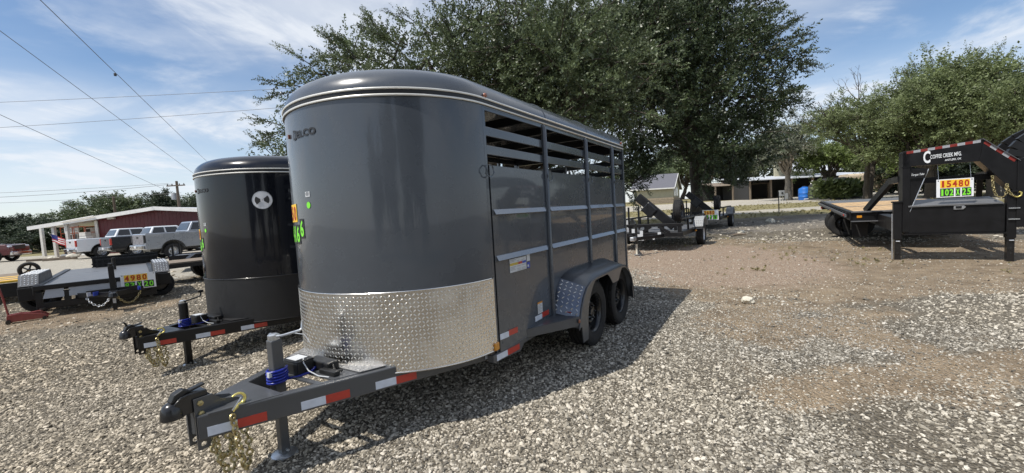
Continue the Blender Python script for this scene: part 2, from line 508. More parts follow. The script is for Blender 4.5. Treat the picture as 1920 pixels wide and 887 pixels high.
grassc = mixrgb(.3, ramp(med, [(.3, (.17, .15, .06)), (.5, (.29, .25, .13)), (.75, (.40, .34, .20))]), ramp(fine, [(.3, (.09, .10, .035)), (.7, (.34, .30, .17))]))
roadc = mixrgb(.3, ramp(med, [(.3, (.42, .385, .315)), (.7, (.58, .54, .455))]), stones)
shade_litterc = mixrgb(.5, ramp(gn(9, 6, .7), [(.35, (.055, .045, .036)), (.55, (.17, .14, .11)), (.72, (.36, .32, .26))]), stones)  # leaf browns, dark enough to carry the oak's shade as well
za = N(t, 'ShaderNodeVertexColor', layer_name='zone'); zs = N(t, 'ShaderNodeSeparateColor'); t.links.new(za.outputs[0], zs.inputs[0])
la = N(t, 'ShaderNodeVertexColor', layer_name='litter_and_shade'); ls = N(t, 'ShaderNodeSeparateColor'); t.links.new(la.outputs[0], ls.inputs[0])
def edge(w_, lo=.30, hi=.62):                          # ragged edges where two kinds of ground meet
    ad = N(t, 'ShaderNodeMath', operation='ADD'); t.links.new(w_, ad.inputs[0])
    sb = N(t, 'ShaderNodeMath', operation='MULTIPLY_ADD'); t.links.new(med, sb.inputs[0]); sb.inputs[1].default_value = .5; sb.inputs[2].default_value = -.25
    t.links.new(sb.outputs[0], ad.inputs[1])
    m_ = N(t, 'ShaderNodeMapRange', interpolation_type='SMOOTHSTEP'); m_.inputs[1].default_value = lo; m_.inputs[2].default_value = hi
    t.links.new(ad.outputs[0], m_.inputs[0]); return m_.outputs[0]
grain = gn(140, 3.0, .7)
dirt = mixrgb(1.0, dirt, ramp(grain, [(.25, (.62, .60, .57)), (.5, (1.0, 1.0, 1.0)), (.75, (1.22, 1.2, 1.16))]), 'MULTIPLY')
dirt = mixrgb(1.0, dirt, ramp(gn(1.6, 7.0, .7), [(.32, (.66, .64, .62)), (.52, (1.0, 1.0, 1.0)), (.7, (1.12, 1.1, 1.06))]), 'MULTIPLY')
redg = mixrgb(1.0, redg, ramp(grain, [(.25, (.6, .58, .55)), (.5, (1.0, 1.0, 1.0)), (.75, (1.2, 1.2, 1.18))]), 'MULTIPLY')
c_ = mixrgb(edge(zs.outputs[0]), gravel, dirt)
c_ = mixrgb(edge(zs.outputs[1]), c_, redg)
c_ = mixrgb(edge(ls.outputs[0]), c_, shade_litterc)
c_ = mixrgb(edge(zs.outputs[2]), c_, grassc)
c_ = mixrgb(edge(za.outputs['Alpha']), c_, roadc)
t.links.new(c_, b.inputs['Base Color'])
hadd = N(t, 'ShaderNodeMath', operation='ADD'); t.links.new(vor.outputs['Distance'], hadd.inputs[0])
hm = N(t, 'ShaderNodeMath', operation='MULTIPLY'); t.links.new(med, hm.inputs[0]); hm.inputs[1].default_value = 1.2
t.links.new(hm.outputs[0], hadd.inputs[1])
bp = N(t, 'ShaderNodeBump', i_Strength=.9, i_Distance=.03); bp.invert = True
t.links.new(hadd.outputs[0], bp.inputs['Height']); t.links.new(bp.outputs[0], b.inputs['Normal'])

# ------------------------------------------------------------------ loose gravel: one mesh of points, a stone instanced on each
def gravel_points():
    P = []
    for r0, r1, dens, s0 in ((1.0, 3.5, 6000, .0062), (3.5, 6.5, 4000, .0068), (6.5, 10, 1400, .0090), (10, 16, 330, .0135), (16, 24, 22, .026)):
        area = (r1*r1 - r0*r0)*R(112)/2
        n = int(area*dens)
        rr = np.sqrt(rng.uniform(r0*r0, r1*r1, n)); aa = rng.uniform(-R(56), R(56), n)
        x = rr*np.sin(aa); y = rr*np.cos(aa)
        d_, rd, gr, rp, lt = zones(x, y)
        patch = sstep(.30, .62, fbm(x, y, 2.1, 31)*.65 + fbm(x, y, .6, 41)*.35)
        keep = np.where(x > 1.2, (.25 + .9*patch)*(1 - .68*d_), .92 - .75*d_*(x < -5) - .12*(1-patch))
        keep = keep*(1 - .45*rd)*(1 - .97*gr)*(1 - .8*rp)*(1 - .5*lt)
        k = rng.random(n) < keep
        x = x[k]; y = y[k]; m_ = len(x)
        s = s0*np.clip(np.exp(rng.normal(0, .42, m_)), .4, 2.4)*np.where(rng.random(m_) < .012, 1.7, 1.0)*(1 - .35*d_[k])
        P.append(np.stack([x, y, s], 1))
    return np.concatenate(P)
GP = gravel_points()
gzv = gz(GP[:, 0], GP[:, 1]) + (fbm(GP[:, 0], GP[:, 1], 1.6, 5) - .5)*.05*np.exp(-(GP[:, 1]/30)**2) + (fbm(GP[:, 0], GP[:, 1], .5, 8) - .5)*.025*np.exp(-(GP[:, 1]/14)**2)
me = bpy.data.meshes.new('gravel')
me.vertices.add(len(GP))
me.vertices.foreach_set('co', np.stack([GP[:, 0], GP[:, 1], gzv + GP[:, 2]*.22], 1).astype(np.float32).ravel())
a = me.attributes.new('rot', 'FLOAT_VECTOR', 'POINT')
a.data.foreach_set('vector', np.stack([rng.normal(0, .35, len(GP)), rng.normal(0, .35, len(GP)), rng.uniform(0, 6.28, len(GP))], 1).astype(np.float32).ravel())
a = me.attributes.new('scl', 'FLOAT_VECTOR', 'POINT')
a.data.foreach_set('vector', (GP[:, 2:3]*np.stack([rng.uniform(.9, 1.6, len(GP)), rng.uniform(.7, 1.1, len(GP)), rng.uniform(.45, .8, len(GP))], 1)).astype(np.float32).ravel())
gravel_o = bpy.data.objects.new('gravel', me); col.objects.link(gravel_o)
tag(gravel_o, 'loose pale crushed stones strewn over the yard in the foreground', None, None, 'stuff')
sm = bpy.data.materials.new('crushed_stone'); sm.use_nodes = True; M['crushed_stone'] = sm
t = sm.node_tree; b = t.nodes['Principled BSDF']; b.inputs['Roughness'].default_value = .9; b.inputs['Specular IOR Level'].default_value = .25
oi = N(t, 'ShaderNodeObjectInfo')
cr = ramp(oi.outputs['Random'], [(0, (.07, .068, .065)), (.16, (.21, .20, .18)), (.48, (.37, .352, .312)), (.78, (.54, .515, .465)), (.96, (.72, .695, .645))])
geo = N(t, 'ShaderNodeNewGeometry')
nn = N(t, 'ShaderNodeTexNoise', i_Scale=45.0, i_Detail=4.0); t.links.new(geo.outputs['Position'], nn.inputs['Vector'])
nb_ = N(t, 'ShaderNodeTexNoise', i_Scale=.35, i_Detail=3.0); t.links.new(geo.outputs['Position'], nb_.inputs['Vector'])
cr = mixrgb(1.0, cr, ramp(nn.outputs[0], [(.3, (.78, .77, .75)), (.7, (1.08, 1.07, 1.05))]), 'MULTIPLY')
cr = mixrgb(1.0, cr, ramp(nb_.outputs[0], [(.35, (.86, .86, .86)), (.65, (1.06, 1.02, .95))]), 'MULTIPLY')
sx_ = N(t, 'ShaderNodeSeparateXYZ'); t.links.new(geo.outputs['Position'], sx_.inputs[0])
mx_ = N(t, 'ShaderNodeMapRange', interpolation_type='SMOOTHSTEP'); mx_.inputs[1].default_value = -4.0; mx_.inputs[2].default_value = 2.5
t.links.new(sx_.outputs['X'], mx_.inputs[0])
cr = mixrgb(1.0, cr, ramp(mx_.outputs[0], [(0, (1.06, 1.00, .91)), (1, (.97, .965, .95))]), 'MULTIPLY')
t.links.new(cr, b.inputs['Base Color'])
gng = bpy.data.node_groups.new('gravel', 'GeometryNodeTree')
gng.interface.new_socket('Geometry', in_out='INPUT', socket_type='NodeSocketGeometry')
gng.interface.new_socket('Geometry', in_out='OUTPUT', socket_type='NodeSocketGeometry')
gi = N(gng, 'NodeGroupInput'); go = N(gng, 'NodeGroupOutput')
inst = N(gng, 'GeometryNodeInstanceOnPoints')
join = N(gng, 'GeometryNodeJoinGeometry')
for k in range(6):
    ico = N(gng, 'GeometryNodeMeshIcoSphere'); ico.inputs['Subdivisions'].default_value = 2 if k < 2 else 1
    ps = N(gng, 'GeometryNodeInputPosition')
    no = N(gng, 'ShaderNodeTexNoise', noise_dimensions='4D'); no.inputs['W'].default_value = k*3.7 + .5; no.inputs['Scale'].default_value = 1.1
    gng.links.new(ps.outputs[0], no.inputs['Vector'])
    sb = N(gng, 'ShaderNodeVectorMath', operation='SUBTRACT'); gng.links.new(no.outputs['Color'], sb.inputs[0]); sb.inputs[1].default_value = (.5, .5, .5)
    scl = N(gng, 'ShaderNodeVectorMath', operation='SCALE'); gng.links.new(sb.outputs[0], scl.inputs[0]); scl.inputs['Scale'].default_value = 1.7
    sp = N(gng, 'GeometryNodeSetPosition'); gng.links.new(ico.outputs['Mesh'], sp.inputs['Geometry']); gng.links.new(scl.outputs[0], sp.inputs['Offset'])
    ss = N(gng, 'GeometryNodeSetShadeSmooth'); ss.inputs['Shade Smooth'].default_value = False
    gng.links.new(sp.outputs[0], ss.inputs[0])
    smn = N(gng, 'GeometryNodeSetMaterial'); smn.inputs['Material'].default_value = sm; gng.links.new(ss.outputs[0], smn.inputs[0])
    gti = N(gng, 'GeometryNodeGeometryToInstance'); gng.links.new(smn.outputs[0], gti.inputs[0])
    gng.links.new(gti.outputs[0], join.inputs[0])
def named(nm):
    n = N(gng, 'GeometryNodeInputNamedAttribute', data_type='FLOAT_VECTOR'); n.inputs['Name'].default_value = nm
    return n.outputs['Attribute']
gng.links.new(gi.outputs[0], inst.inputs['Points']); gng.links.new(join.outputs[0], inst.inputs['Instance'])
inst.inputs['Pick Instance'].default_value = True
gng.links.new(named('rot'), inst.inputs['Rotation']); gng.links.new(named('scl'), inst.inputs['Scale'])
gng.links.new(inst.outputs[0], go.inputs[0])
md = gravel_o.modifiers.new('gravel', 'NODES'); md.node_group = gng

# ------------------------------------------------------------------ shared trailer pieces
def rotY90():                                    # lathe axis z -> local y (outward = -y)
    return Matrix.Rotation(PI/2, 4, 'X')         # z -> -y
def make_wheel(parent, c, rad=.345, wid=.205, side=-1, rim='black_steel', name='wheel', holes=8, logo=True, seg=40):
    """steel wheel, outer face towards side*y; hub part with tyre and centre cap as sub-parts"""
    mx = Matrix.Translation(c) @ Matrix.Rotation(PI/2 if side < 0 else -PI/2, 4, 'X')
    hw = wid/2
    rr = rad*.56
    b = MB()
    # disc with hand holes
    rings = [(.055, -.02 + hw*.35), (.085, hw*.35), (rr*.55, hw*.42), (rr*.82, hw*.12), (rr*.93, hw*.05)]
    vs = []; fs = []
    for r_, h_ in rings:
        for j in range(seg): vs.append(mx @ Vector((r_*math.cos(2*PI*j/seg), r_*math.sin(2*PI*j/seg), h_)))
    per = seg//holes
    for i in range(len(rings)-1):
        for j in range(seg):
            if i == 2 and j % per in range(1, per-1): continue
            j2 = (j+1) % seg
            fs.append((i*seg+j, i*seg+j2, (i+1)*seg+j2, (i+1)*seg+j))
    b.add(vs, fs)
    b.lathe([(rr*.93, -hw*.8), (rr*.93, hw*.35), (rr*.97, hw*.6), (rr*1.03, hw*.78), (rr*1.05, hw*.80), (rr*1.05, hw*.70)], seg, mx)
    b.lathe([(0.001, -hw*.1), (rr*.92, -hw*.1)], seg, mx)
    for k in range(6):
        a_ = 2*PI*k/6
        b.lathe([(.010, hw*.36), (.010, hw*.62), (.002, hw*.70)], 6, mx @ Matrix.Translation((.072*math.cos(a_), .072*math.sin(a_), 0)))
    o = b.build(name, rim, parent, smooth=35, fix=False)
    tb = MB()
    prof = [(rr*1.04, -hw*.72), (rr*1.10, -hw*.92), (rad*.80, -hw*1.04), (rad*.92, -hw), (rad*.975, -hw*.86), (rad*.995, -hw*.6),
            (rad, -hw*.52), (rad*.975, -hw*.48), (rad*.975, -hw*.42), (rad, -hw*.38), (rad, -hw*.06), (rad*.972, -hw*.04), (rad*.972, hw*.04), (rad, hw*.06),
            (rad, hw*.38), (rad*.975, hw*.42), (rad*.975, hw*.48), (rad, hw*.52),
            (rad*.995, hw*.6), (rad*.975, hw*.86), (rad*.92, hw), (rad*.905, hw*1.015), (rad*.80, hw*1.04), (rad*.78, hw*1.03), (rr*1.10, hw*.92), (rr*1.04, hw*.72)]
    tb.lathe(prof, seg, mx)
    # tread blocks at the shoulders
    for k in range(seg):
        a_ = 2*PI*(k+.5)/seg
        for sgn in (-1, 1):
            m2 = mx @ Matrix.Rotation(a_, 4, 'Z') @ Matrix.Translation((rad*.985, 0, sgn*hw*.74))
            tb.box((0, 0, 0), (rad*.03, rad*.075, hw*.3))
            n0 = len(tb.v) - 8
            for q in range(n0, len(tb.v)): tb.v[q] = tuple(m2 @ Vector(tb.v[q]))
    tb.build('tire', 'rubber', o, smooth=30)
    if logo:
        cb = MB(); cb.lathe([(.001, hw*.62), (.040, hw*.60), (.045, hw*.52), (.045, hw*.2)], 20, mx)
        cb.build('hub_cap', rim, o, smooth=35)
    return o
def chain_links(pts, link=.034, wire_=.0042, fat=1.0):
    """alternating oval links along a polyline"""
    b = MB()
    P = [Vector(p) for p in pts]
    d = [0]
    for i in range(1, len(P)): d.append(d[-1] + (P[i]-P[i-1]).length)
    n = max(2, int(d[-1]/(link*.74)))
    def pos(s):
        for i in range(1, len(P)):
            if s <= d[i] or i == len(P)-1:
                k = (s - d[i-1])/max(1e-6, d[i]-d[i-1]); return P[i-1].lerp(P[i], k)
    for k in range(n):
        s0 = d[-1]*k/n; s1 = d[-1]*(k+1)/n
        a_, e_ = pos(s0), pos(s1)
        dr = (e_-a_).normalized() if (e_-a_).length > 1e-6 else Vector((0, 0, 1))
        sd_ = dr.orthogonal().normalized()
        sd_ = Matrix.Rotation(k*PI/2 + .4, 3, dr) @ sd_
        c = (a_+e_)/2
        oval = [c + dr*(link/2-wire_)*math.cos(q*PI/5)*(1.0) + sd_*(link*.34)*math.sin(q*PI/5) for q in range(10)]
        b.tube(oval, wire_, 5, closed=True)
    return b
def catenary(p, q, sag, n=14):
    p = Vector(p); q = Vector(q)
    return [p.lerp(q, k/n) - Vector((0, 0, sag*4*(k/n)*(1-k/n))) for k in range(n+1)]
def lozenges(pt, s0, s1, z0, z1, pitch=.036, size=(.026, .0085, .0022)):
    """raised tread bars on a sheet; pt(s, z) -> (position, normal, s direction)"""
    b = MB()
    ns = int((s1-s0)/pitch); nz = int((z1-z0)/pitch)
    ps = (s1-s0)/ns; pz = (z1-z0)/nz
    L_, W_, H_ = size
    for i in range(ns):
        for j in range(nz):
            s = s0 + (i+.5)*ps; z = z0 + (j+.5)*pz
            p, n_, ts = pt(s, z)
            tz = n_.cross(ts)
            sg = 1 if (i+j) % 2 else -1
            u_ = (ts*sg + tz)*.7071; v_ = n_.cross(u_)
            b.add([p - u_*L_/2, p - v_*W_/2 - u_*L_*.2, p - v_*W_/2 + u_*L_*.2, p + u_*L_/2, p + v_*W_/2 + u_*L_*.2, p + v_*W_/2 - u_*L_*.2,
                   p + n_*H_ - u_*L_*.3, p + n_*H_ + u_*L_*.3],
                  [(0, 1, 6), (1, 2, 7, 6), (2, 3, 7), (3, 4, 7), (4, 5, 6, 7), (5, 0, 6)])
    return b
def holed_plate(origin, ax, ay, n_, cell, cols, rows, thick, hr, holes):
    """a bar of square cells, those listed in holes pierced by a round hole"""
    b = MB(); o = Vector(origin); ax = Vector(ax); ay = Vector(ay); n_ = Vector(n_)
    for i in range(cols):
        for j in range(rows):
            c = o + ax*(i+.5)*cell + ay*(j+.5)*cell
            if (i, j) in holes:
                sq = []; ci = []
                for q in range(8):
                    a_ = 2*PI*q/8
                    x, y = math.cos(a_), math.sin(a_)
                    k = max(abs(x), abs(y))
                    sq.append(c + (ax*x/k + ay*y/k)*cell/2); ci.append(c + (ax*x + ay*y)*hr)
                vs = [p + n_*d_ for d_ in (thick/2, -thick/2) for p in sq + ci]
                fs = []
                for q in range(8):
                    q2 = (q+1) % 8
                    fs += [(q, q2, 8+q2, 8+q), (16+q2, 16+q, 24+q, 24+q2), (8+q, 8+q2, 24+q2, 24+q), (q2, q, 16+q, 16+q2)]
                b.add(vs, fs)
            else:
                sq = [c + (ax*x + ay*y)*cell/2 for x, y in ((-1, -1), (1, -1), (1, 1), (-1, 1))]
                b.add([p + n_*d_ for d_ in (thick/2, -thick/2) for p in sq], [(0, 1, 2, 3), (7, 6, 5, 4), (0, 4, 5, 1), (1, 5, 6, 2), (2, 6, 7, 3), (3, 7, 4, 0)])
    return b

# ------------------------------------------------------------------ the two round-nosed stock trailers
W_T, L_N, N_SE, BODY = 1.776, .829, 1.9417, 3.39
Z_BOT, Z_PLATE, Z_TRIM = .436, .976, 2.271
def nose_xy(t_, ins=0.0):
    e_ = 2/N_SE
    c, s = math.cos(t_), math.sin(t_)
    return (-(max(0, s)**e_)*(L_N-ins), -math.copysign(abs(c)**e_, c)*(W_T/2-ins))
NT = 64
_t = [0.0] + [PI*(i/NT) for i in range(1, NT)] + [PI]
NOSE = [nose_xy(q) for q in _t]
_S = [0.0]
for i in range(1, len(NOSE)): _S.append(_S[-1] + math.hypot(NOSE[i][0]-NOSE[i-1][0], NOSE[i][1]-NOSE[i-1][1]))
NOSE_LEN = _S[-1]
def nose_pt(s, z, off=0.0):
    """point on the nose sheet at arc length s from the right seam; also its normal and the direction of s"""
    i = min(max(1, int(np.searchsorted(_S, s))), len(_S)-1)
    k = (s-_S[i-1])/(_S[i]-_S[i-1])
    x = NOSE[i-1][0] + (NOSE[i][0]-NOSE[i-1][0])*k; y = NOSE[i-1][1] + (NOSE[i][1]-NOSE[i-1][1])*k
    def tan(j):
        a_, c = NOSE[max(0, j-1)], NOSE[min(len(NOSE)-1, j+1)]
        return Vector((c[0]-a_[0], c[1]-a_[1], 0)).normalized()
    ts = tan(i-1).lerp(tan(i), k).normalized()
    nrm = Vector((-ts.y, ts.x, 0))
    p = Vector((x, y, z)) + nrm*off
    return p, nrm, ts
def nose_sheet(z0, z1, s0, s1, off, nseg=48, nz=1, thick=0):
    b = MB(); rows = []
    for j in range(nz+1):
        z = z0 + (z1-z0)*j/nz
        rows.append([nose_pt(s0 + (s1-s0)*i/nseg, z, off)[0] for i in range(nseg+1)])
    for j in range(nz): b.strip(rows[j], rows[j+1])
    return b
def outline(ins, z):
    pts = [Vector((BODY - min(ins, .0), -(W_T/2-ins), z))]
    for i in range(1, 9): pts.append(Vector((BODY*(1-i/9), -(W_T/2-ins), z)))
    for q in _t:
        x, y = nose_xy(q, ins); pts.append(Vector((x, y, z)))
    for i in range(1, 10): pts.append(Vector((BODY*i/9, (W_T/2-ins), z)))
    return pts
def nose_label(s_c, z_c, wd, ht, parent, name='label', m='white_label', lines=0, tilt=0.0):
    b = MB()
    pl = [nose_pt(s_c + wd/2 - wd*i/4, z_c - ht/2, .003)[0] for i in range(5)]
    ph = [nose_pt(s_c + wd/2 - wd*i/4, z_c + ht/2, .003)[0] for i in range(5)]
    b.strip(pl, ph)
    o = b.build(name, m, parent)
    if lines:
        lb = MB()
        for k in range(lines):
            z = z_c + ht*.36 - ht*.8*k/lines
            ww = wd*(.38 if k % 3 else .28)
            lb.strip([nose_pt(s_c + ww - 2*ww*i/3, z, .0045)[0] for i in range(4)], [nose_pt(s_c + ww - 2*ww*i/3, z + ht*.28/lines, .0045)[0] for i in range(4)])
        lb.build('print', 'ink', o)
    return o
def nose_text(s, z, txt, ht, wd, parent, m, name='lettering', bold=0.0, off=.005, space=1.0):
    return text_on(txt, ht, wd, lambda x, y: nose_pt(s - x, z + y, off)[0], name, m, parent, bold, space)

def stock_trailer(name, loc, rz, label, kind):
    gray = kind == 'gray'
    paint = 'gray_paint' if gray else 'black_paint'
    frame = 'gray_frame' if gray else 'black_frame'
    T = empty(name, loc, rz, label, 'trailer')
    hw = W_T/2
    # nose
    nose_sheet(Z_PLATE - .01, Z_TRIM, 0, NOSE_LEN, 0, 72, 8).build('nose_panel', paint, T, smooth=60)
    pl = nose_sheet(Z_BOT, Z_PLATE, .004, NOSE_LEN-.004, .005, 72, 2).build('rock_guard', 'aluminium' if gray else 'black_liner', T, smooth=60)
    if gray:
        lz = lozenges(lambda s, z: nose_pt(s, z, .0066), .02, NOSE_LEN-.02, Z_BOT+.012, Z_PLATE-.012, .0262, (.022, .0070, .0015)).build('tread', 'tread_aluminium', pl, fix=False)
        tag(lz, kind='stuff')
    nose_sheet(Z_PLATE-.004, Z_PLATE+.006, .003, NOSE_LEN-.003, .0085, 72, 1).build('guard_trim', 'aluminium' if gray else 'black_steel', T, smooth=60, solid=.003)
    nose_sheet(Z_BOT-.004, Z_BOT+.004, .003, NOSE_LEN-.003, .0085, 72, 1).build('guard_trim', 'aluminium' if gray else 'black_liner', T, smooth=60, solid=.003)
    # roof: eave roll, crown
    b = MB(); rows = [outline(0, Z_TRIM-.03), outline(-.004, Z_TRIM+.035)]
    for k in range(1, 9):
        a_ = PI/2*k/8
        rows.append(outline(.27*(1-math.cos(a_)), Z_TRIM+.035 + .185*math.sin(a_)))
    rows.append(outline(.5, Z_TRIM+.240)); rows.append(outline(.74, Z_TRIM+.250))
    n = len(rows[0]); vs = [p for r_ in rows for p in r_]; fs = []
    for i in range(len(rows)-1):
        for j in range(n-1): fs.append((i*n+j, i*n+j+1, (i+1)*n+j+1, (i+1)*n+j))
    b.add(vs, fs)
    k = (len(rows)-1)*n
    for j in range(n//2-1): b.f.append((k+j, k+j+1, k+n-2-j, k+n-1-j))
    # rear end of the roof
    endp = [r_[0] for r_ in rows] + [r_[-1] for r_ in reversed(rows)]
    b.add(endp, [tuple(range(len(endp)))])
    b.build('roof', paint, T, smooth=50)
    for xs in (1.02, 2.05, 2.9):                                  # roof seams
        sb = MB(); ring = []
        for r_ in rows:
            i = 4; ring.append(Vector((xs, r_[1].y, r_[1].z)) + Vector((0, 0, .002)))
        full = ring + [Vector((p.x, -p.y, p.z)) for p in reversed(ring)]
        sb.strip([p + Vector((-.012, 0, .003)) for p in full], [p + Vector((.012, 0, .003)) for p in full])
        sb.build('roof_seam', paint, T, solid=.006)
    # pinstripe mouldings round the eave
    for dz in (-.012, .030):
        ol = outline(-.008, Z_TRIM + dz)
        MB().tube(ol, .0075, 6).build('eave_trim', 'pinstripe', T, smooth=60)
    ch = MB(); o1 = outline(-.006, Z_TRIM-.006); o2 = outline(-.006, Z_TRIM+.026); ch.strip(o1, o2)
    ch.build('eave_channel', 'black_plastic', T)
    # side walls, each with open slatted bays
    posts = [.952, 1.972, 2.891]
    bays = list(zip([0.02] + posts, posts + [BODY]))
    z_p, z_o = 1.818, 2.217
    for sd_ in (-1, 1):
        y = sd_*hw
        hdr = MB().span((0, y - .012*sd_, z_o), (BODY, y - .002*sd_, Z_TRIM-.01)).build('header_rail', paint, T, bevel=.003)
        MB().span((-.012, y - .035*sd_, Z_BOT), (.022, y + .001*sd_, Z_TRIM-.01)).build('nose_seam', paint, T, bevel=.003)
        for x0, x1 in bays:
            pb = MB()
            prof = [(.385, 0), (1.088, 0), (1.096, .026), (1.136, .003), (1.137, 0), (1.440, 0), (1.448, .026), (1.488, .003), (1.489, 0), (z_p, 0), (z_p+.004, -.012), (z_p, -.03)]
            xa, xb = x0 + .02, x1 - .02
            # end of each pressed bead is tapered
            for (za, da), (zb, db) in zip(prof[:-1], prof[1:]):
                ea = .055 if da > .01 else 0; eb = .055 if db > .01 else 0
                pb.add([(xa+ea, y + sd_*da, za), (xb-ea, y + sd_*da, za), (xb-eb, y + sd_*db, zb), (xa+eb, y + sd_*db, zb)], [(0, 1, 2, 3)])
                if ea != eb or ea:
                    pb.add([(xa, y, za), (xa+ea, y + sd_*da, za), (xa+eb, y + sd_*db, zb), (xa, y, zb)], [(0, 1, 2, 3)])
                    pb.add([(xb, y, za), (xb-ea, y + sd_*da, za), (xb-eb, y + sd_*db, zb), (xb, y, zb)], [(0, 1, 2, 3)])
            pb.span((x0 - .01, y - .03*sd_, .385), (x1 + .01, y - .012*sd_, z_p-.002))
            sp_o = pb.build('side_panel', paint, T, smooth=20)
            if gray:  # pale strips paint the sky's reflection onto each bead facet
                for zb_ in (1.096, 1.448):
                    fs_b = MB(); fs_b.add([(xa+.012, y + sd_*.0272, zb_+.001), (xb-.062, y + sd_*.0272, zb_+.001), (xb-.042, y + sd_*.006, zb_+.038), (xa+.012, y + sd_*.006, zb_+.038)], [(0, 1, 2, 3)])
                    fs_b.build('bead_sheen', 'painted_sheen', sp_o, solid=.0015)
            for za, zb in ((2.035, 2.105), (1.898, 1.968)):
                MB().span((x0, y - .034*sd_, za), (x1, y - .008*sd_, zb)).build('slat', paint, T, bevel=.004)
        for px_ in posts:
            pm = MB(); pm.tube([(px_, y + .006*sd_, .40), (px_, y + .006*sd_, 2.215), (px_, y - .012*sd_, 2.238)], .025, 10)
            pm.build('post', paint, T, smooth=50)
        MB().span((BODY-.03, y - .05*sd_, .37), (BODY+.02, y + .012*sd_, Z_TRIM)).build('corner_post', paint, T, bevel=.008)
        for px_ in [0.0] + posts:                                     # tie loops on the posts
            dx = .035 if px_ else 0
            lp = [Vector((px_ + dx + .052*math.cos(q*PI/7 + PI*.75), y + sd_*(.022 + .012*abs(math.sin(q))), 1.772 + .045*math.sin(q*PI/7 + PI*.75))) for q in range(14)]
            MB().tube(lp, .0045, 5, closed=True).build('tie_loop', paint, T, smooth=60)
    # floor, rear gate, inside divider
    MB().span((-.05, -hw+.03, .40), (BODY, hw-.03, .445)).build('floor_deck', 'weathered_wood', T)
    fb = MB()
    for i in range(24): pass
    fb.add([(x*.97, y*.97, .42) for x, y in NOSE], [tuple(range(len(NOSE)))])
    fb.build('nose_floor', frame, T)
    rg = MB().span((BODY-.01, -hw+.05, .40), (BODY+.015, hw-.05, 1.80)).build('rear_gate', paint, T, bevel=.004)
    for z in (1.93, 2.07): MB().span((BODY-.01, -hw+.05, z-.035), (BODY+.01, hw-.05, z+.035)).build('gate_slat', paint, rg)
    MB().span((BODY-.02, -hw+.04, 2.2), (BODY+.012, hw-.04, Z_TRIM+.02)).build('rear_header', paint, T)
    gt = MB()
    for z in (.6, .95, 1.3, 1.62, 1.86): gt.tube([(1.55, -hw+.06, z), (1.55, hw-.06, z)], .02, 8)
    for y in (-hw+.07, 0, hw-.07): gt.tube([(1.55, y, .5), (1.55, y, 1.9)], .02, 8)
    gt.build('divider_gate', frame, T)
    rb = MB()
    for x in (.3, .95, 1.6, 2.3, 2.89): rb.span((x-.02, -hw+.05, Z_TRIM+.02), (x+.02, hw-.05, Z_TRIM+.10))
    rb.build('roof_bow', frame, T)
    if gray:
        MB().box((.34, -.45, 1.86), (.30, .02, .16), Matrix.Rotation(.2, 3, 'Y')).build('paper_sheet', 'white_label', T)
    # main rails
    for sd_ in (-1, 1):
        rl = MB()
        y = sd_*(hw - .004)
        rl.prism([(-.05, .345), (.30, .345), (.42, .46), (BODY, .46), (BODY, .385), (.47, .385), (.33, .30), (-.05, .30)][:0] or
                 [(-.06, .40), (.44, .40), (.335, .315), (-.06, .345)], y - sd_*.05, y + sd_*.006)
        rl.span((.40, y - sd_*.05, .355), (BODY, y - sd_*.003, .398))
        rl.build('side_rail', frame, T, bevel=.003)
    # tongue
    TX, TY, ang = -1.62, -.07, R(25)
    tongue_bars = []
    for sd_ in (-1, 1):
        dx, dy = math.cos(ang), sd_*math.sin(ang)
        s_end = 1.90
        bm_ = MB().bar((TX, sd_*.045, .415), (TX + s_end*dx, sd_*.045 + s_end*dy, .415), .06, .135)
        bar = bm_.build('tongue_beam', frame, T, bevel=.008)
        nrm = Vector((-math.sin(ang), sd_*math.cos(ang), 0))
        for s0, s1, c in ((.04, .175, 'w'), (.175, .315, 'r'), (.49, .625, 'w'), (.625, .765, 'r'), (.925, 1.06, 'w'), (1.06, 1.20, 'r'), (1.74, 1.80, 'w')):
            p = Vector((TX, sd_*.045, 0)) + nrm*.0315
            d_ = Vector((dx, dy, 0))
            q0 = p + d_*s0; q1 = p + d_*s1
            tb = MB(); tb.add([q0 + Vector((0, 0, .362)), q1 + Vector((0, 0, .362)), q1 + Vector((0, 0, .412)), q0 + Vector((0, 0, .412))], [(0, 1, 2, 3)])
            tb.build('reflective_tape', 'white_reflective' if c == 'w' else 'red_reflective', bar, solid=.002)
    # gusset plates on the tongue
    gp = MB(); gp.prism([(TX+.03, -.10), (-1.26, -.235), (-1.26, .235), (TX+.03, .10)], .474, .488, lambda a, b_, d: (a, b_, d)); gp.build('tongue_plate', frame, T, bevel=.003)
    gp = MB(); gp.prism([(-1.0, -.33), (-.62, -.50), (-.62, .50), (-1.0, .33)], .474, .486, lambda a, b_, d: (a, b_, d))
    gp.prism([(-1.06, -.13), (-1.02, -.33), (-1.02, .33), (-1.06, .13)][:0] or [(-1.09, -.30), (-1.055, -.315), (-1.055, .315), (-1.09, .30)], .474, .484, lambda a, b_, d: (a, b_, d))
    gp.build('battery_tray', frame, T)
    gp = MB(); gp.prism([(-.86, -.40), (-.55, -.54), (-.55, .54), (-.86, .40)], .490, .494, lambda a, b_, d: (a, b_, d))
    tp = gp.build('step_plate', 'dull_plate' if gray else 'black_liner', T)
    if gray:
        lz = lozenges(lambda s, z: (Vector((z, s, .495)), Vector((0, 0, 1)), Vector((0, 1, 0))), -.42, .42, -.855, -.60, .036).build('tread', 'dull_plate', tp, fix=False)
        tag(lz, kind='stuff')
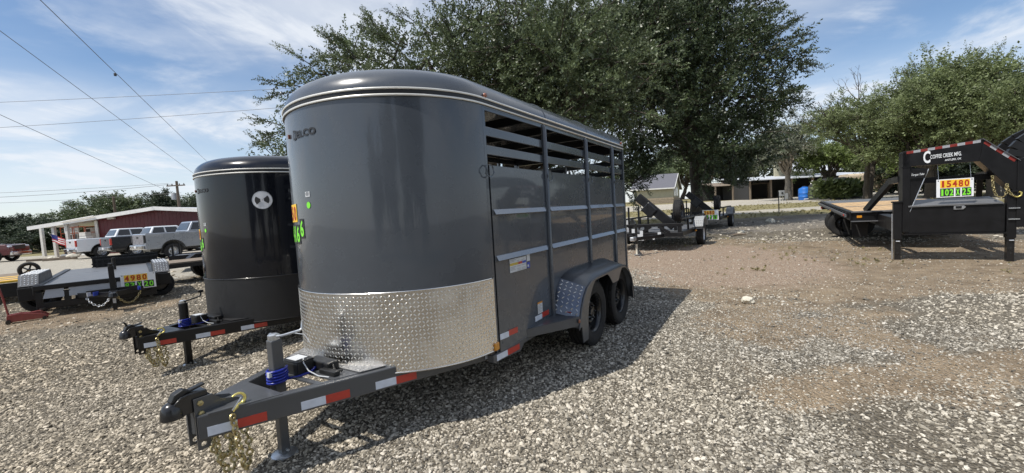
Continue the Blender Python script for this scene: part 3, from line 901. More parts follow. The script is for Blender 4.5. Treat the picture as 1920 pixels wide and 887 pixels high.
    # adjustable coupler channel
    for sd_ in (-1, 1):
        y = sd_*.052
        hp = holed_plate((TX-.012, y, .29), (1, 0, 0), (0, 0, 1), (0, 1, 0), .056, 1, 5, .008, .0145, {(0, 0), (0, 1), (0, 2), (0, 3), (0, 4)})
        hp.prism([(TX+.044, .29), (TX+.05, .34), (TX+.05, .48), (TX+.22, .478), (TX+.20, .50), (TX+.12, .525), (TX+.075, .57), (TX+.044, .57)], y-.004, y+.004)
        hp.build('channel_plate', frame, T)
    for z in (.542, .487):
        MB().lathe([(.002, .012), (.014, .010), (.016, 0)], 6, Matrix.Translation((TX+.016, -.057, z)) @ Matrix.Rotation(PI/2, 4, 'X')).build('bolt', 'gold_zinc', T)
    cb = MB()
    # coupler: ball socket, latch and tail
    cb.lathe([(.001, .046), (.022, .043), (.04, .03), (.049, .008), (.052, -.02), (.054, -.042), (.046, -.042)], 20, Matrix.Translation((TX-.088, 0, .535)))
    cb.prism([(TX-.088, .575), (TX-.06, .60), (TX-.03, .605), (TX+.06, .60), (TX+.06, .50), (TX-.088, .497)], -.042, .042)
    co = cb.build('coupler', 'black_steel', T, smooth=40, bevel=.006)
    lb = MB(); lb.prism([(TX-.10, .580), (TX-.08, .618), (TX-.04, .634), (TX-.01, .618), (TX-.04, .60), (TX-.09, .574)], -.028, .028)
    if not gray: lb.prism([(TX-.06, .62), (TX-.075, .66), (TX-.095, .675), (TX-.10, .66), (TX-.085, .645), (TX-.08, .61)], -.012, .012)
    lb.prism([(TX-.03, .615), (TX+.06, .632), (TX+.065, .62), (TX-.03, .60)], -.02, .02)
    lb.build('latch', 'black_plastic', co, bevel=.006)
    # safety chains
    for y0, lp in ((-.09, [(-1.555, -.075, .37), (-1.56, -.10, .22), (-1.53, -.11, .14), (-1.49, -.10, .13), (-1.48, -.08, .24), (-1.50, -.055, .36)]),
                   (-.12, [(-1.50, -.155, .455), (-1.495, -.165, .36), (-1.48, -.17, .22), (-1.46, -.15, .12), (-1.42, -.12, .13), (-1.41, -.11, .26), (-1.43, -.08, .36)]),
                   (.05, [(-1.54, .08, .36), (-1.53, .05, .22), (-1.49, .02, .16), (-1.46, -.02, .2), (-1.45, -.03, .34)])):
        chain_links(lp, .044, .0066).build('safety_chain', 'gold_zinc', T, smooth=60)
    hk = []
    for q in range(11):
        a_ = -PI*.55 + q*PI*1.3/10
        hk.append((-1.455 + .036*math.cos(a_)*1.0, -.135 + .006*q/10, .515 + .032*math.sin(a_)))
    hk = [(-1.495, -.16, .475), (-1.475, -.152, .482)] + hk
    MB().tube(hk, [.008, .010] + [.011 - .0006*q for q in range(11)], 8).build('chain_hook', 'gold_hook', T, smooth=60)
    MB().tube([(-1.50, -.162, .477), (-1.478, -.168, .505), (-1.452, -.166, .532)], .004, 6).build('hook_latch', 'zinc', T, smooth=60)
    # jack
    JX = -1.165
    if gray:
        jk = MB().box((JX, 0, .57), (.068, .068, .365)).build('jack_tube', frame, T, bevel=.008, seg=3)
        MB().box((JX, 0, .21), (.054, .054, .40)).build('jack_leg', frame, jk, bevel=.006)
    else:
        jk = MB().lathe([(.045, .40), (.045, .752)], 18, Matrix.Translation((JX, 0, 0)), cap=True).build('jack_tube', frame, T, smooth=40)
        MB().box((JX, 0, .21), (.062, .062, .40)).build('jack_leg', frame, jk, bevel=.006)
    ft = MB().box((JX, 0, .012), (.11, .13, .012)); ft.lathe([(.07, .006), (.078, .014), (.066, .022), (.001, .022)], 14, Matrix.Translation((JX, 0, 0)))
    ft.build('foot_plate', 'zinc', jk, smooth=40)
    MB().tube([(JX, -.05, .045), (JX, .05, .045)], .008, 6).build('foot_pin', 'zinc', jk)
    gh = MB().box((JX, 0, .767), (.05, .05, .03)); gh.lathe([(.03, .747), (.034, .757), (.034, .782), (.02, .79), (.001, .79)], 14, Matrix.Translation((JX, 0, 0)))
    gh.tube([(JX, -.03, .774), (JX, .035, .774)], .016, 8)
    gh.build('gear_head', 'zinc', jk, smooth=40)
    hd = [(JX, -.03, .774), (JX+.03, -.05, .774), (JX+.12, -.085, .785), (JX+.135, -.09, .795), (JX+.14, -.092, .845)] if gray else [(JX, -.03, .774), (JX+.16, -.03, .80), (JX+.175, -.03, .815), (JX+.18, -.03, .85)]
    ch_ = MB().tube(hd, .0085, 8).build('crank_handle', 'zinc' if gray else 'black_steel', jk, smooth=60)
    if not gray: MB().box((JX+.18, -.03, .862), (.06, .025, .03)).build('grip', 'black_plastic', ch_, bevel=.006)
    else: MB().tube([(JX+.08, -.07, .779), (JX+.13, -.12, .76), (JX+.14, -.15, .71)], .003, 5).build('zip_tie', 'white_label', ch_)
    # coil of trailer cable round the jack
    cc = []
    for q in range(110):
        a_ = q*2*PI/22
        rr_ = .055 + .0015*math.sin(q*.7)
        cc.append((JX + rr_*math.cos(a_), rr_*math.sin(a_), .478 + .0178*q/22))
    cc = [(JX+.24, -.05, .51), (JX+.17, -.08, .492), (JX+.10, -.05, .482)] + cc
    MB().tube(cc, .0085, 7).build('cable_coil', 'blue_cable', T, smooth=60)
    MB().box((JX-.057, -.022, .548), (.02, .025, .03)).build('cable_tag', 'white_label', T)
    # breakaway battery box and brake module
    bx = MB().box((-1.005, .03, .525), (.115, .17, .08)).build('battery_box', 'black_plastic', T, bevel=.008)
    MB().box((-1.005, .03, .569), (.12, .176, .012)).build('box_lid', 'black_plastic', bx, bevel=.004)
    MB().box((-1.005, .045, .5765), (.085, .11, .002)).build('label', 'white_label', bx)
    MB().box((-.90, -.07, .517), (.09, .24, .058)).build('module_box', 'black_plastic', T, bevel=.01)
    MB().box((-.955, -.225, .502), (.045, .16, .03)).build('breakaway_switch', 'black_plastic', T, bevel=.006)
    MB().tube([(-1.0, -.02, .578), (-1.03, -.07, .565), (-1.03, -.12, .52), (-1.01, -.19, .49), (-.99, -.27, .488)], .0035, 5).build('wire_lead', 'white_label', T)
    MB().tube([(-.90, -.18, .53), (-.92, -.23, .50), (-.90, -.28, .50)], .008, 6).build('wire_lead', 'black_plastic', T)
    # lights
    for sd_ in (-1, 1):
        MB().lathe([(.001, .018), (.014, .015), (.018, .004), (.019, 0)], 12, Matrix.Translation((.03, sd_*(hw+.004), Z_TRIM+.055)) @ Matrix.Rotation(-sd_*PI/2, 4, 'X')).build('marker_light', 'brown_lens', T, smooth=50)
        MB().lathe([(.001, .018), (.014, .015), (.018, .004), (.019, 0)], 12, Matrix.Translation((BODY-.06, sd_*(hw+.0), Z_TRIM+.06)) @ Matrix.Rotation(-sd_*PI/2, 4, 'X')).build('marker_light', 'brown_lens', T, smooth=50)
        if sd_ > 0: MB().box(nose_pt(1.60, 2.09, .004)[0], (.02, .012, .03)).build('marker_light', 'brown_lens', T, bevel=.004)
        MB().box((-.022, sd_*(hw+.010), .462), (.058, .016, .058)).build('side_marker', 'amber', T, bevel=.006)
    # reflective tapes on the body
    for x0, x1, z0, z1, sl, c in ((.04, .165, .490, .535, -.008, 'w'), (.165, .30, .488, .533, -.008, 'r'), (.60, .73, .487, .532, .0, 'w'), (.73, .865, .493, .538, .0, 'r')):
        tb = MB(); y = -hw - .003
        tb.add([(x0, y, z0), (x1, y, z0+sl), (x1, y, z1+sl), (x0, y, z1)], [(0, 1, 2, 3)]); tb.build('reflective_tape', 'white_reflective' if c == 'w' else 'red_reflective', T, solid=.002)
    for x0, x1, c in ((-.02, .13, 'w'), (.13, .31, 'r')):
        tb = MB(); y = -hw - .004; k = -.03
        za = .352 - .09*(x0+.06)*.33; zb = .352 - .09*(x1+.06)*.33
        tb.add([(x0, y, za-.004), (x1, y, zb-.004), (x1, y, zb+.042), (x0, y, za+.042)], [(0, 1, 2, 3)]); tb.build('reflective_tape', 'white_reflective' if c == 'w' else 'red_reflective', T, solid=.002)
    # fenders with wheels
    wx = [1.599, 2.486]
    for sd_ in (-1, 1):
        yi, yo = sd_*(hw-.01), sd_*1.15
        top = [(.955, .355), (.975, .42), (1.02, .52), (1.09, .62), (1.18, .695), (1.30, .735), (1.45, .752), (2.28, .752), (2.42, .735), (2.56, .665), (2.67, .55), (2.74, .40), (2.775, .27)]
        inner = [(x - .03*(1 if i < 6 else -.3), z + (.03 + .055*min(1, i/4) if i < 9 else .03)) for i, (x, z) in enumerate(top)]
        fm = MB(); fm.strip([Vector((x, yi, z)) for x, z in inner], [Vector((x, yo, z)) for x, z in top])
        fe = fm.build('fender', frame, T, smooth=40, solid=.006)
        # outer lip and valance between the wheels
        lm = MB(); A = []; B = []
        xs_ = [.955 + (2.775-.955)*i/90 for i in range(91)]
        for x in xs_:
            zu = np.interp(x, [q[0] for q in top], [q[1] for q in top])
            zl = .2
            for c in wx:
                d_ = abs(x-c); r_ = .425
                if d_ < r_: zl = max(zl, .345 + math.sqrt(r_*r_-d_*d_))
            if wx[0] < x < wx[1]: zl = max(zl, .60 + .10*(abs(x-2.04)/.44)**2)
            if x < 1.03: zl = .355
            if x > 2.70: zl = .27
            zl = min(zl, zu - .022)
            A.append(Vector((x, yo - sd_*.001, zl))); B.append(Vector((x, yo - sd_*.001, zu)))
        lm.strip(A, B); lm.build('fender_lip', frame, fe, solid=.008)
        MB().tube([Vector((x, yo + sd_*.002, z)) for x, z in top], .007, 6).build('fender_edge', frame, fe, smooth=60)
        # tread plate at the front of the fender
        seg_ = [(x, z) for x, z in top[1:6]]; inn = inner[1:6]
        def fpt(s, q, seg_=seg_, inn=inn, yi=yi, yo=yo, sd_=sd_):
            d_ = [0]
            for (a0, a1), (b0, b1) in zip(seg_[:-1], seg_[1:]): d_.append(d_[-1] + math.hypot(b0-a0, b1-a1))
            s = min(max(s, 0), d_[-1]-1e-5)
            i = int(np.searchsorted(d_, s, side='right')) - 1
            k_ = (s-d_[i])/(d_[i+1]-d_[i])
            P0 = Vector((seg_[i][0] + (seg_[i+1][0]-seg_[i][0])*k_, yo, seg_[i][1] + (seg_[i+1][1]-seg_[i][1])*k_))
            P1 = Vector((inn[i][0] + (inn[i+1][0]-inn[i][0])*k_, yi, inn[i][1] + (inn[i+1][1]-inn[i][1])*k_))
            ts = Vector((seg_[i+1][0]-seg_[i][0], 0, seg_[i+1][1]-seg_[i][1])).normalized()
            cr_ = (P1-P0).normalized(); nn_ = ts.cross(cr_).normalized()
            if nn_.x > 0: nn_ = -nn_
            return P0.lerp(P1, q), nn_, ts
        fp = MB(); SL = .33
        A = [fpt(.02 + SL*i/12, .04)[0] + fpt(.02 + SL*i/12, .04)[1]*.006 for i in range(13)]; B = [fpt(.02 + SL*i/12, .96)[0] + fpt(.02 + SL*i/12, .96)[1]*.006 for i in range(13)]
        fp.strip(A, B); fpo = fp.build('tread_plate', 'dimmed_aluminium' if gray else 'black_liner', fe, smooth=40)
        if gray:
            wd_ = .25
            lz = lozenges(lambda s, z: ((lambda r_: (r_[0] + r_[1]*.0072, r_[1], r_[2]))(fpt(s, z/wd_))), .03, .02+SL, .015, .24, .038, (.034, .010, .003)).build('tread', 'tread_aluminium', fpo, fix=False)
            tag(lz, kind='stuff')
            if sd_ < 0:
                MB().box((.985, -1.02, .475), (.004, .09, .05), Matrix.Rotation(-.35, 3, 'Y')).build('tape_scrap', 'red_reflective', fpo)
        for c in wx:
            make_wheel(T, (c, sd_*.968, .345), side=sd_)
        # step wedge ahead of the fender
        st = MB(); zt = .462
        st.prism([(.46, hw*sd_), (.975, hw*sd_), (.975, yo)], zt-.012, zt, lambda a, b_, d: (a, b_, d))
        st.add([(.45, hw*sd_, zt-.07), (.975, yo, zt-.085), (.975, yo, zt-.002), (.45, hw*sd_, zt-.002)], [(0, 1, 2, 3)])
        st.build('step', frame, T, solid=.005)
        MB().lathe([(.001, .01), (.016, .008), (.02, 0)], 12, Matrix.Translation((.955, yo + sd_*.002, .425)) @ Matrix.Rotation(-sd_*PI/2, 4, 'X')).build('side_marker', 'brown_lens', T, smooth=50)
        ax_ = MB()
    for c in wx: MB().tube([(c, -.86, .345), (c, .86, .345)], .038, 10).build('axle', 'black_steel', T)
    # labels on the side
    y = -hw - .0035
    def lab(x0, z0, x1, z1, m='white_label', par=T, name='label', d=0.0):
        b_ = MB(); b_.add([(x0, y-d, z0), (x1, y-d, z0), (x1, y-d, z1), (x0, y-d, z1)], [(0, 1, 2, 3)]); return b_.build(name, m, par)
    if gray:
        l1 = lab(.235, .975, .50, 1.085)
        for i, m_ in enumerate(('gold_print', 'gold_print', 'red_reflective', 'blue_print')): lab(.238 + .065*i, 1.030, .30 + .065*i, 1.05, m_, l1, 'stripe', .001)
        pr = MB()
        for k in range(9):
            z = .982 + k*.011 + (.022 if k > 3 else 0)
            for x0, x1 in ((.245, .33), (.345, .405), (.42, .49)):
                if (k*3 + int(x0*100)) % 4: pr.add([(x0, y-.0012, z), (x1 - .01*(k % 3), y-.0012, z), (x1 - .01*(k % 3), y-.0012, z+.0045), (x0, y-.0012, z+.0045)], [(0, 1, 2, 3)])
        pr.build('print', 'grey_print', l1)
        l2 = lab(.51, 1.035, .565, 1.10)
        lab(.512, .975, .56, 1.025, 'blue_print', T, 'emblem_label')
        lab(.515, .985, .54, 1.005, 'white_label', T, 'emblem_label', .001)
        l3 = lab(.655, .542, .745, .645)
        lab(.655, .63, .745, .645, 'amber', l3, 'stripe', .001)
        pr = MB()
        for k in range(6): pr.add([(.665, y-.0012, .552+k*.013), (.735 - .02*(k % 2), y-.0012, .552+k*.013), (.735 - .02*(k % 2), y-.0012, .558+k*.013), (.665, y-.0012, .558+k*.013)], [(0, 1, 2, 3)])
        pr.build('print', 'grey_print', l3)
    # labels and lettering on the nose
    nose_label(1.383, 1.665, .055, .036, T, lines=4)
    db = MB(); cs = 1.380
    ring = [nose_pt(cs + .023*math.cos(q*PI/9), 1.590 + .023*math.sin(q*PI/9), .0035)[0] for q in range(18)]
    db.add(ring, [tuple(range(18))]); dd = db.build('round_label', 'lime', T)
    nose_label(cs, 1.590, .028, .006, dd, 'print', 'ink')
    nose_text(1.512, 2.048, 'D', .068, .052, T, 'ink', bold=.035)
    nose_text(1.460, 2.056, 'ELCO', .048, .222, T, 'ink', bold=.035, space=1.1)
    # price tiles stuck on the far side of the nose
    for i, d_ in enumerate('8950'):
        s_ = 1.93 - .098*i
        tl = nose_label(s_, 1.545, .094, .13, T, 'price_tile', 'sign_yellow')
        nose_text(s_ + .034, 1.49, d_, .105, .066, tl, 'sign_red', 'lettering', .03, .0045)
    for i, d_ in enumerate('14X6'):
        s_ = 1.86 - .088*i
        tl = nose_label(s_, 1.39, .085, .14, T, 'size_tile', 'ink')
        nose_text(s_ + .036, 1.332, d_, .118, .07, tl, 'lime', 'lettering', .03, .0045)
    tl = nose_label(1.508, 1.43, .075, .14, T, 'size_tile', 'ink')
    nose_text(1.508 + .03, 1.372, '6', .118, .06, tl, 'lime', 'lettering', .03, .0045)
    if not gray:
        # round roof vent on the nose
        sv, zv, rv = .572, 1.92, .107
        def disc(r0, r1, a0, a1, n_, off, z=zv):
            b_ = MB()
            A = [nose_pt(sv - r0*math.cos(a0 + (a1-a0)*q/n_), z + r0*math.sin(a0 + (a1-a0)*q/n_), off)[0] for q in range(n_+1)]
            B = [nose_pt(sv - r1*math.cos(a0 + (a1-a0)*q/n_), z + r1*math.sin(a0 + (a1-a0)*q/n_), off)[0] for q in range(n_+1)]
            return b_.strip(A, B)
        vd = disc(.001, rv, 0, 2*PI, 36, .008).build('round_vent', 'bright_steel', T)
        disc(rv*.96, rv*1.02, 0, 2*PI, 36, .006).build('vent_rim', 'zinc', vd, solid=.006)
        disc(.02, rv*.72, R(-35), R(42), 8, .015).build('vent_opening', 'interior_dark', vd)
        disc(.02, rv*.72, R(145), R(222), 8, .015).build('vent_opening', 'interior_dark', vd)
        for q in range(4): disc(.001, .005, 0, 2*PI, 6, .011, zv).build('rivet', 'ink', vd)
    return T
GRAY = stock_trailer('stock_trailer', (-.912, 3.552, 0), PI/2 - .5588, 'glossy charcoal gray stock trailer with diamond plate nose and slatted sides', 'gray')
BLACK = stock_trailer('stock_trailer', (-3.361, 5.867, -.135), PI/2 - .4982, 'glossy black stock trailer with a round silver vent on its nose', 'black')

# ------------------------------------------------------------------ trees
def leaf_template(k, length, leaf, seed):
    """k leaves spread along a bent twig of the given length growing along +x; each leaf two triangles folded on the midrib -> one quad"""
    r_ = np.random.default_rng(seed)
    V = []; 
    for i in range(k):
        tpos = (i + .6)/k
        base = np.array([length*tpos, .04*math.sin(tpos*5)*length, -.10*length*tpos*tpos]) + r_.normal(0, .035*length, 3)
        a_ = i*2.4 + r_.normal(0, .5)
        d_ = np.array([.55 + .3*r_.random(), math.cos(a_), math.sin(a_)*.8 + .15]); d_ /= np.linalg.norm(d_)
        sd_ = np.cross(d_, r_.normal(0, 1, 3)); sd_ /= np.linalg.norm(sd_)
        l = leaf*r_.uniform(.75, 1.3); w_ = l*.30
        V += [base, base + d_*l*.5 + sd_*w_, base + d_*l, base + d_*l*.5 - sd_*w_]
    return np.array(V)
def rand_frames(d):
    """rotation matrices whose x axis is d (n,3), random roll"""
    n = len(d)
    d = d/np.linalg.norm(d, axis=1, keepdims=True)
    up = rng.normal(0, 1, (n, 3)); y = np.cross(up, d); y /= np.linalg.norm(y, axis=1, keepdims=True)
    z = np.cross(d, y)
    return np.stack([d, y, z], 2)
def foliage(name, P, D, S, leaves, tw_len, leaf, m, parent, seed=1):
    Tm = [leaf_template(leaves, tw_len, leaf, seed*10 + q) for q in range(4)]
    n = len(P); Rm = rand_frames(D); ch = rng.integers(0, 4, n)
    T4 = np.stack(Tm)[ch]                                   # n, 4k, 3
    V = np.einsum('nij,nkj->nki', Rm, T4*S[:, None, None]) + P[:, None, :]
    V = V.reshape(-1, 3)
    F = np.arange(len(V)).reshape(-1, 4)
    return np_mesh(name, V, F, m, parent)
def limb(b, p, q, r0, r1, wob=.12, n=5, seg=7):
    p = Vector(p); q = Vector(q); L_ = (q-p).length
    pts = []; rs = []
    for i in range(n+1):
        k = i/n
        w_ = L_*wob*math.sin(PI*k)
        pts.append(p.lerp(q, k) + Vector((random.uniform(-1, 1)*w_, random.uniform(-1, 1)*w_, random.uniform(-.4, .8)*w_)))
        rs.append(r0 + (r1-r0)*k**.8)
    b.tube(pts, rs, seg)
    return pts
def tree(name, loc, clumps, twigs, leaf=.07, tw_len=.55, leaves=14, leafm='oak_leaf', barkm='bark', trunk_r=.3, fork=2.0, lean=(0, 0), label='', group=None, shoots=3, seed=1, trunks=1, parent_only=False, density_in=.25, cat='tree', shoot_len=1.1):
    """clumps: (x, y, z, r) relative to loc, lobes of the crown; limbs run to each lobe, twigs fill its outer shell"""
    T = empty(name, loc, 0, label, cat, group)
    b = MB(); br = MB()
    fk = []
    for k in range(trunks):
        a_ = 2*PI*k/trunks + .7
        base = Vector((.35*(trunks > 1)*math.cos(a_), .35*(trunks > 1)*math.sin(a_), -.1))
        top = Vector((lean[0] + (trunks > 1)*1.1*math.cos(a_), lean[1] + (trunks > 1)*1.1*math.sin(a_), fork*(1 + .15*math.sin(k*3.1))))
        pts = [base.lerp(top, q/6) + Vector((random.uniform(-.06, .06), random.uniform(-.06, .06), 0))*fork*.3*(0 < q < 6) for q in range(7)]
        rs = [trunk_r*(1.45 if q == 0 else 1.0 - .35*q/6) for q in range(7)]
        b.tube(pts, rs, 10); fk.append(top)
    b.build('trunk', barkm, T, smooth=70)
    P = []; D = []; S = []
    vol = [c[3]**2 for c in clumps]; tv = sum(vol)
    for (x, y, z, r_), v_ in zip(clumps, vol):
        c = Vector((x, y, z))
        f_ = min(fk, key=lambda q: (q-c).length)
        mid = f_.lerp(c, .5) + Vector((0, 0, .12*(c-f_).length))
        k0 = trunk_r*.42*min(1, r_/2 + .3)
        limb(br, f_ - Vector((0, 0, .1)), mid, k0, k0*.6, .10, 4, 6); 
        limb(br, mid, c, k0*.6, k0*.3, .12, 4, 6)
        n = max(6, int(twigs*v_/tv))
        u_ = rng.normal(0, 1, (n, 3)); u_ /= np.linalg.norm(u_, axis=1, keepdims=True)
        ns = max(5, int(9*r_*r_/(leaf/.09)))
        su = rng.normal(0, 1, (ns, 3)); su /= np.linalg.norm(su, axis=1, keepdims=True)
        sc_ = su*(rng.uniform(.55, .98, ns)*r_)[:, None]*np.array([1, 1, .85])
        pick = rng.integers(0, ns, n)
        inner_ = rng.random(n) < density_in
        off_ = np.where(inner_[:, None], u_*rng.uniform(.1, .8, n)[:, None]*r_, sc_[pick] + rng.normal(0, .17*r_ + .05, (n, 3))*np.array([1, 1, .6]))
        u_ = off_/(np.linalg.norm(off_, axis=1, keepdims=True) + 1e-6)
        P.append(np.array([x, y, z]) + off_ - u_*tw_len*.4)
        D.append(u_ + rng.normal(0, .45, (n, 3)) + np.array([0, 0, .12])); S.append(rng.uniform(.7, 1.3, n))
        for k in range(4):                              # sub-branches inside the lobe
            d_ = Vector(u_[k % n]); limb(br, c, c + d_*r_*.85, k0*.3, k0*.07, .12, 3, 5)
        cen = np.array([sum(q[0] for q in clumps)/len(clumps), sum(q[1] for q in clumps)/len(clumps), sum(q[2] for q in clumps)/len(clumps)])
        outd = np.array([x, y, z]) - cen; outd = outd/(np.linalg.norm(outd) + 1e-6)
        for k in range(shoots):                         # loose shoots that break the outline
            d_ = outd*.8 + rng.normal(0, .55, 3) + np.array([0, 0, .25]); d_ /= np.linalg.norm(d_)
            p0 = np.array([x, y, z]) + d_*r_*.85
            Ls = shoot_len*rng.uniform(.5, 1.3)
            m_ = int(11*Ls/tw_len*.55) + 4
            tt = np.linspace(0, 1, m_)
            ps = p0 + d_*Ls*tt[:, None] + rng.normal(0, .07*Ls, (m_, 3))*tt[:, None]**.5 + np.array([0, 0, -.12*Ls])*tt[:, None]**2
            P.append(ps); D.append(d_ + rng.normal(0, .45, (m_, 3))); S.append((1.05 - .55*tt)*rng.uniform(.7, 1.1, m_))
            br.tube([Vector(p0 - d_*r_*.3), Vector(p0 + d_*Ls*.55), Vector(p0 + d_*Ls - np.array([0, 0, .1*Ls]))], [k0*.10 + .006, k0*.06 + .004, .003], 4)
    tag(br.build('branches', barkm, T, smooth=70), kind='stuff')
    P = np.concatenate(P); D = np.concatenate(D); S = np.concatenate(S)
    cr_ = foliage('crown', P, D, S, leaves, tw_len, leaf, leafm, T, seed)
    tag(cr_, kind='stuff')
    return T
def lobes(rx, ry, zc, rz, n, rmin, rmax, seed, low=-.35):
    """lobes spread through an ellipsoidal crown, most near its surface"""
    r_ = np.random.default_rng(seed); L_ = []
    while len(L_) < n:
        u_ = r_.normal(0, 1, 3); u_ /= np.linalg.norm(u_)
        if u_[2] < low: continue
        k = r_.uniform(.35, 1.0)**.55
        L_.append((u_[0]*rx*k*.86, u_[1]*ry*k*.86, zc + u_[2]*rz*k*.86, r_.uniform(rmin, rmax)))
    return L_
# the two big live oaks behind the trailers
def pixel_lobes(lst, base):
    return [tuple(at(x, y, Y) - Vector(base)) + (r_,) for x, y, Y, r_ in lst]
b1 = Vector((-.6, 18.6, g(-.6, 18.6)))
front = pixel_lobes([(572, 168, 16, .8), (610, 140, 16.5, .9), (655, 110, 16.5, 1.0), (690, 140, 15.5, 1.2), (740, 110, 16, 1.3), (800, 110, 15.5, 1.5), (850, 70, 16.5, 1.7), (800, 60, 17, .9), (900, 30, 16.5, 1.8), (950, 90, 15, 1.8),
        (1000, 40, 15.5, 1.9), (1040, 120, 14.5, 1.8), (1090, 60, 15.5, 1.8), (1100, 180, 14.5, 1.6), (1150, 120, 15, 1.7), (540, 285, 16.5, .7), (545, 240, 17, .6), (520, 300, 18, .7), (1060, 220, 15, 1.5), (980, 150, 16, 1.8), (880, 150, 16, 1.8),
        (655, 78, 16.8, .45), (725, 75, 16.8, .5), (1160, 200, 15, 1.5), (1000, 200, 16, 1.6), (930, 270, 19, 1.4), (1000, 285, 19, 1.4), (1060, 300, 19, 1.4), (1120, 310, 19, 1.2), (1150, 290, 18, 1.1), (870, 260, 19, 1.4)], b1)
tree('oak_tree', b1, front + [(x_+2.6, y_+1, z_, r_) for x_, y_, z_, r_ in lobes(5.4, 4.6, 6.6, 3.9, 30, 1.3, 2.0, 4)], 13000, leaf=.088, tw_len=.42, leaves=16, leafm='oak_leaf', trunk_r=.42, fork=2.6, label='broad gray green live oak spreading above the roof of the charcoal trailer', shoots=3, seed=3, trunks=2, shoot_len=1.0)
b2 = Vector((10.05, 22.4, g(10.05, 22.4)))
right = pixel_lobes([(1395, 25, 20, 1.5), (1420, 90, 19.5, 1.7), (1440, 60, 21, .8), (1445, 110, 20, 1.2), (1480, 120, 20.5, .5), (1430, 170, 20, 1.2), (1462, 195, 20.5, .7), (1425, 215, 20, 1.2), (1400, 180, 19, 1.7), (1350, 120, 18.5, 1.9),
        (1300, 60, 18.5, 2.0), (1350, 30, 19, 1.9), (1250, 130, 18, 1.9), (1300, 190, 18, 1.8), (1380, 250, 19, 1.5), (1330, 275, 18.5, 1.4), (1270, 250, 18, 1.5), (1215, 275, 18, 1.0), (1420, 285, 20, 1.2), (1210, 230, 18, 1.6), (1195, 170, 18, 1.6), (1230, 60, 18, 1.9),
        (1180, 40, 18.5, 1.8), (1370, 305, 21, 1.2), (1335, 325, 22, .8), (1192, 300, 17.5, .8), (1400, 320, 22, .9), (1185, 345, 17.5, .6)], b2)
tree('oak_tree', b2, right + [(x_-2.0, y_, z_, r_) for x_, y_, z_, r_ in lobes(4.6, 5.0, 8.6, 4.8, 30, 1.4, 2.0, 9)], 13500, leaf=.102, tw_len=.48, leaves=16, leafm='oak_leaf_shaded', trunk_r=.36, fork=3.4, label='tall dark live oak shading the utility trailers, its crown reaching past the frame top', shoots=3, seed=5, trunks=1, shoot_len=1.0)
# trees across the road on the right
def rt(px_, Y): x = atx(px_, Y); return Vector((x, Y, g(x, Y)))
p = rt(1478, 50)
tree('oak_tree', p, lobes(3.6, 3.6, 6.2, 3.0, 20, .9, 1.5, 21), 1500, leaf=.20, tw_len=.9, leaves=12, leafm='sage_leaf', barkm='pale_bark', trunk_r=.42, fork=3.0, label='sparse gray leaved tree with a pale trunk beside the meter post', shoots=3, seed=11, density_in=.1)
p = rt(1548, 49)
tree('mesquite_tree', p, lobes(3.6, 3.6, 4.4, 2.0, 20, .9, 1.4, 22, -.2), 2000, leaf=.19, tw_len=.9, leaves=13, leafm='bright_leaf', trunk_r=.33, fork=1.9, lean=(.5, 0), label='bright green low spreading tree behind the blue tank', shoots=3, seed=12, trunks=2)
p = rt(1626, 39)
tree('mesquite_tree', p, lobes(4.4, 4.2, 7.0, 2.4, 22, .9, 1.4, 23, -.15) + [(-3.4, -1, 6.4, .9), (-2.6, 0, 7.6, 1.0)], 1500, leaf=.16, tw_len=.85, leaves=13, leafm='mesquite_leaf', trunk_r=.30, fork=3.2, lean=(.3, 0), label='dark double trunked tree with gnarled limbs in front of the beige livestock trailer', shoots=3, seed=13, trunks=2, density_in=.1)
p = rt(1745, 34)
tree('mesquite_tree', p, lobes(5.4, 4.5, 6.6, 4.3, 34, 1.1, 1.9, 24, -.6), 5200, leaf=.15, tw_len=.9, leaves=14, leafm='mesquite_leaf', trunk_r=.4, fork=2.2, label='tall feathery green tree directly behind the gooseneck frame', shoots=4, seed=14, trunks=2)
p = rt(1862, 31)
tree('mesquite_tree', p, lobes(6.0, 5.0, 6.0, 3.9, 34, 1.1, 1.9, 25, -.6), 5000, leaf=.15, tw_len=.9, leaves=14, leafm='mesquite_leaf', trunk_r=.4, fork=2.2, label='wide feathery olive green tree at the right edge of the yard', shoots=4, seed=15, trunks=2)
p = rt(1690, 46)
tree('mesquite_tree', p, lobes(3.6, 4.0, 5.0, 3.0, 20, 1.1, 1.6, 26, -.6), 2000, leaf=.2, tw_len=1.0, leaves=12, leafm='bright_leaf', trunk_r=.35, fork=2.2, label='light green tree standing between the twin trunks and the gooseneck', shoots=3, seed=16)
# bare twiggy limb of the dark tree
bt = MB()
q0 = rt(1626, 39)
def twig_rec(p, d, L_, r_, dep):
    q = p + d*L_
    bt.tube([p, p.lerp(q, .5) + Vector((random.uniform(-.1, .1), 0, random.uniform(-.05, .15)))*L_, q], [r_, r_*.8, r_*.6], 5)
    if dep == 0: return
    for k in range(random.choice((2, 3))):
        nd = (d + Vector((random.uniform(-.8, .8), random.uniform(-.6, .6), random.uniform(-.35, .8)))).normalized()
        twig_rec(q, nd, L_*random.uniform(.55, .8), r_*.55, dep-1)
# a bare crooked limb leaves the dark tree towards the left and another pokes out on top
dark_tree = [o for o in col.objects if o.get('label', '').startswith('dark double trunked')][0]
twig_rec(Vector((-.3, 0, 3.6)), Vector((-.72, 0, .7)).normalized(), 2.6, .20, 5)
bt.build('bare_limb', 'bark', dark_tree, smooth=70); bt = MB()
twig_rec(Vector((-.4, .2, 7.6)), Vector((-.1, 0, 1)).normalized(), 1.6, .09, 4)
bt.build('bare_limb', 'bark', dark_tree, smooth=70)
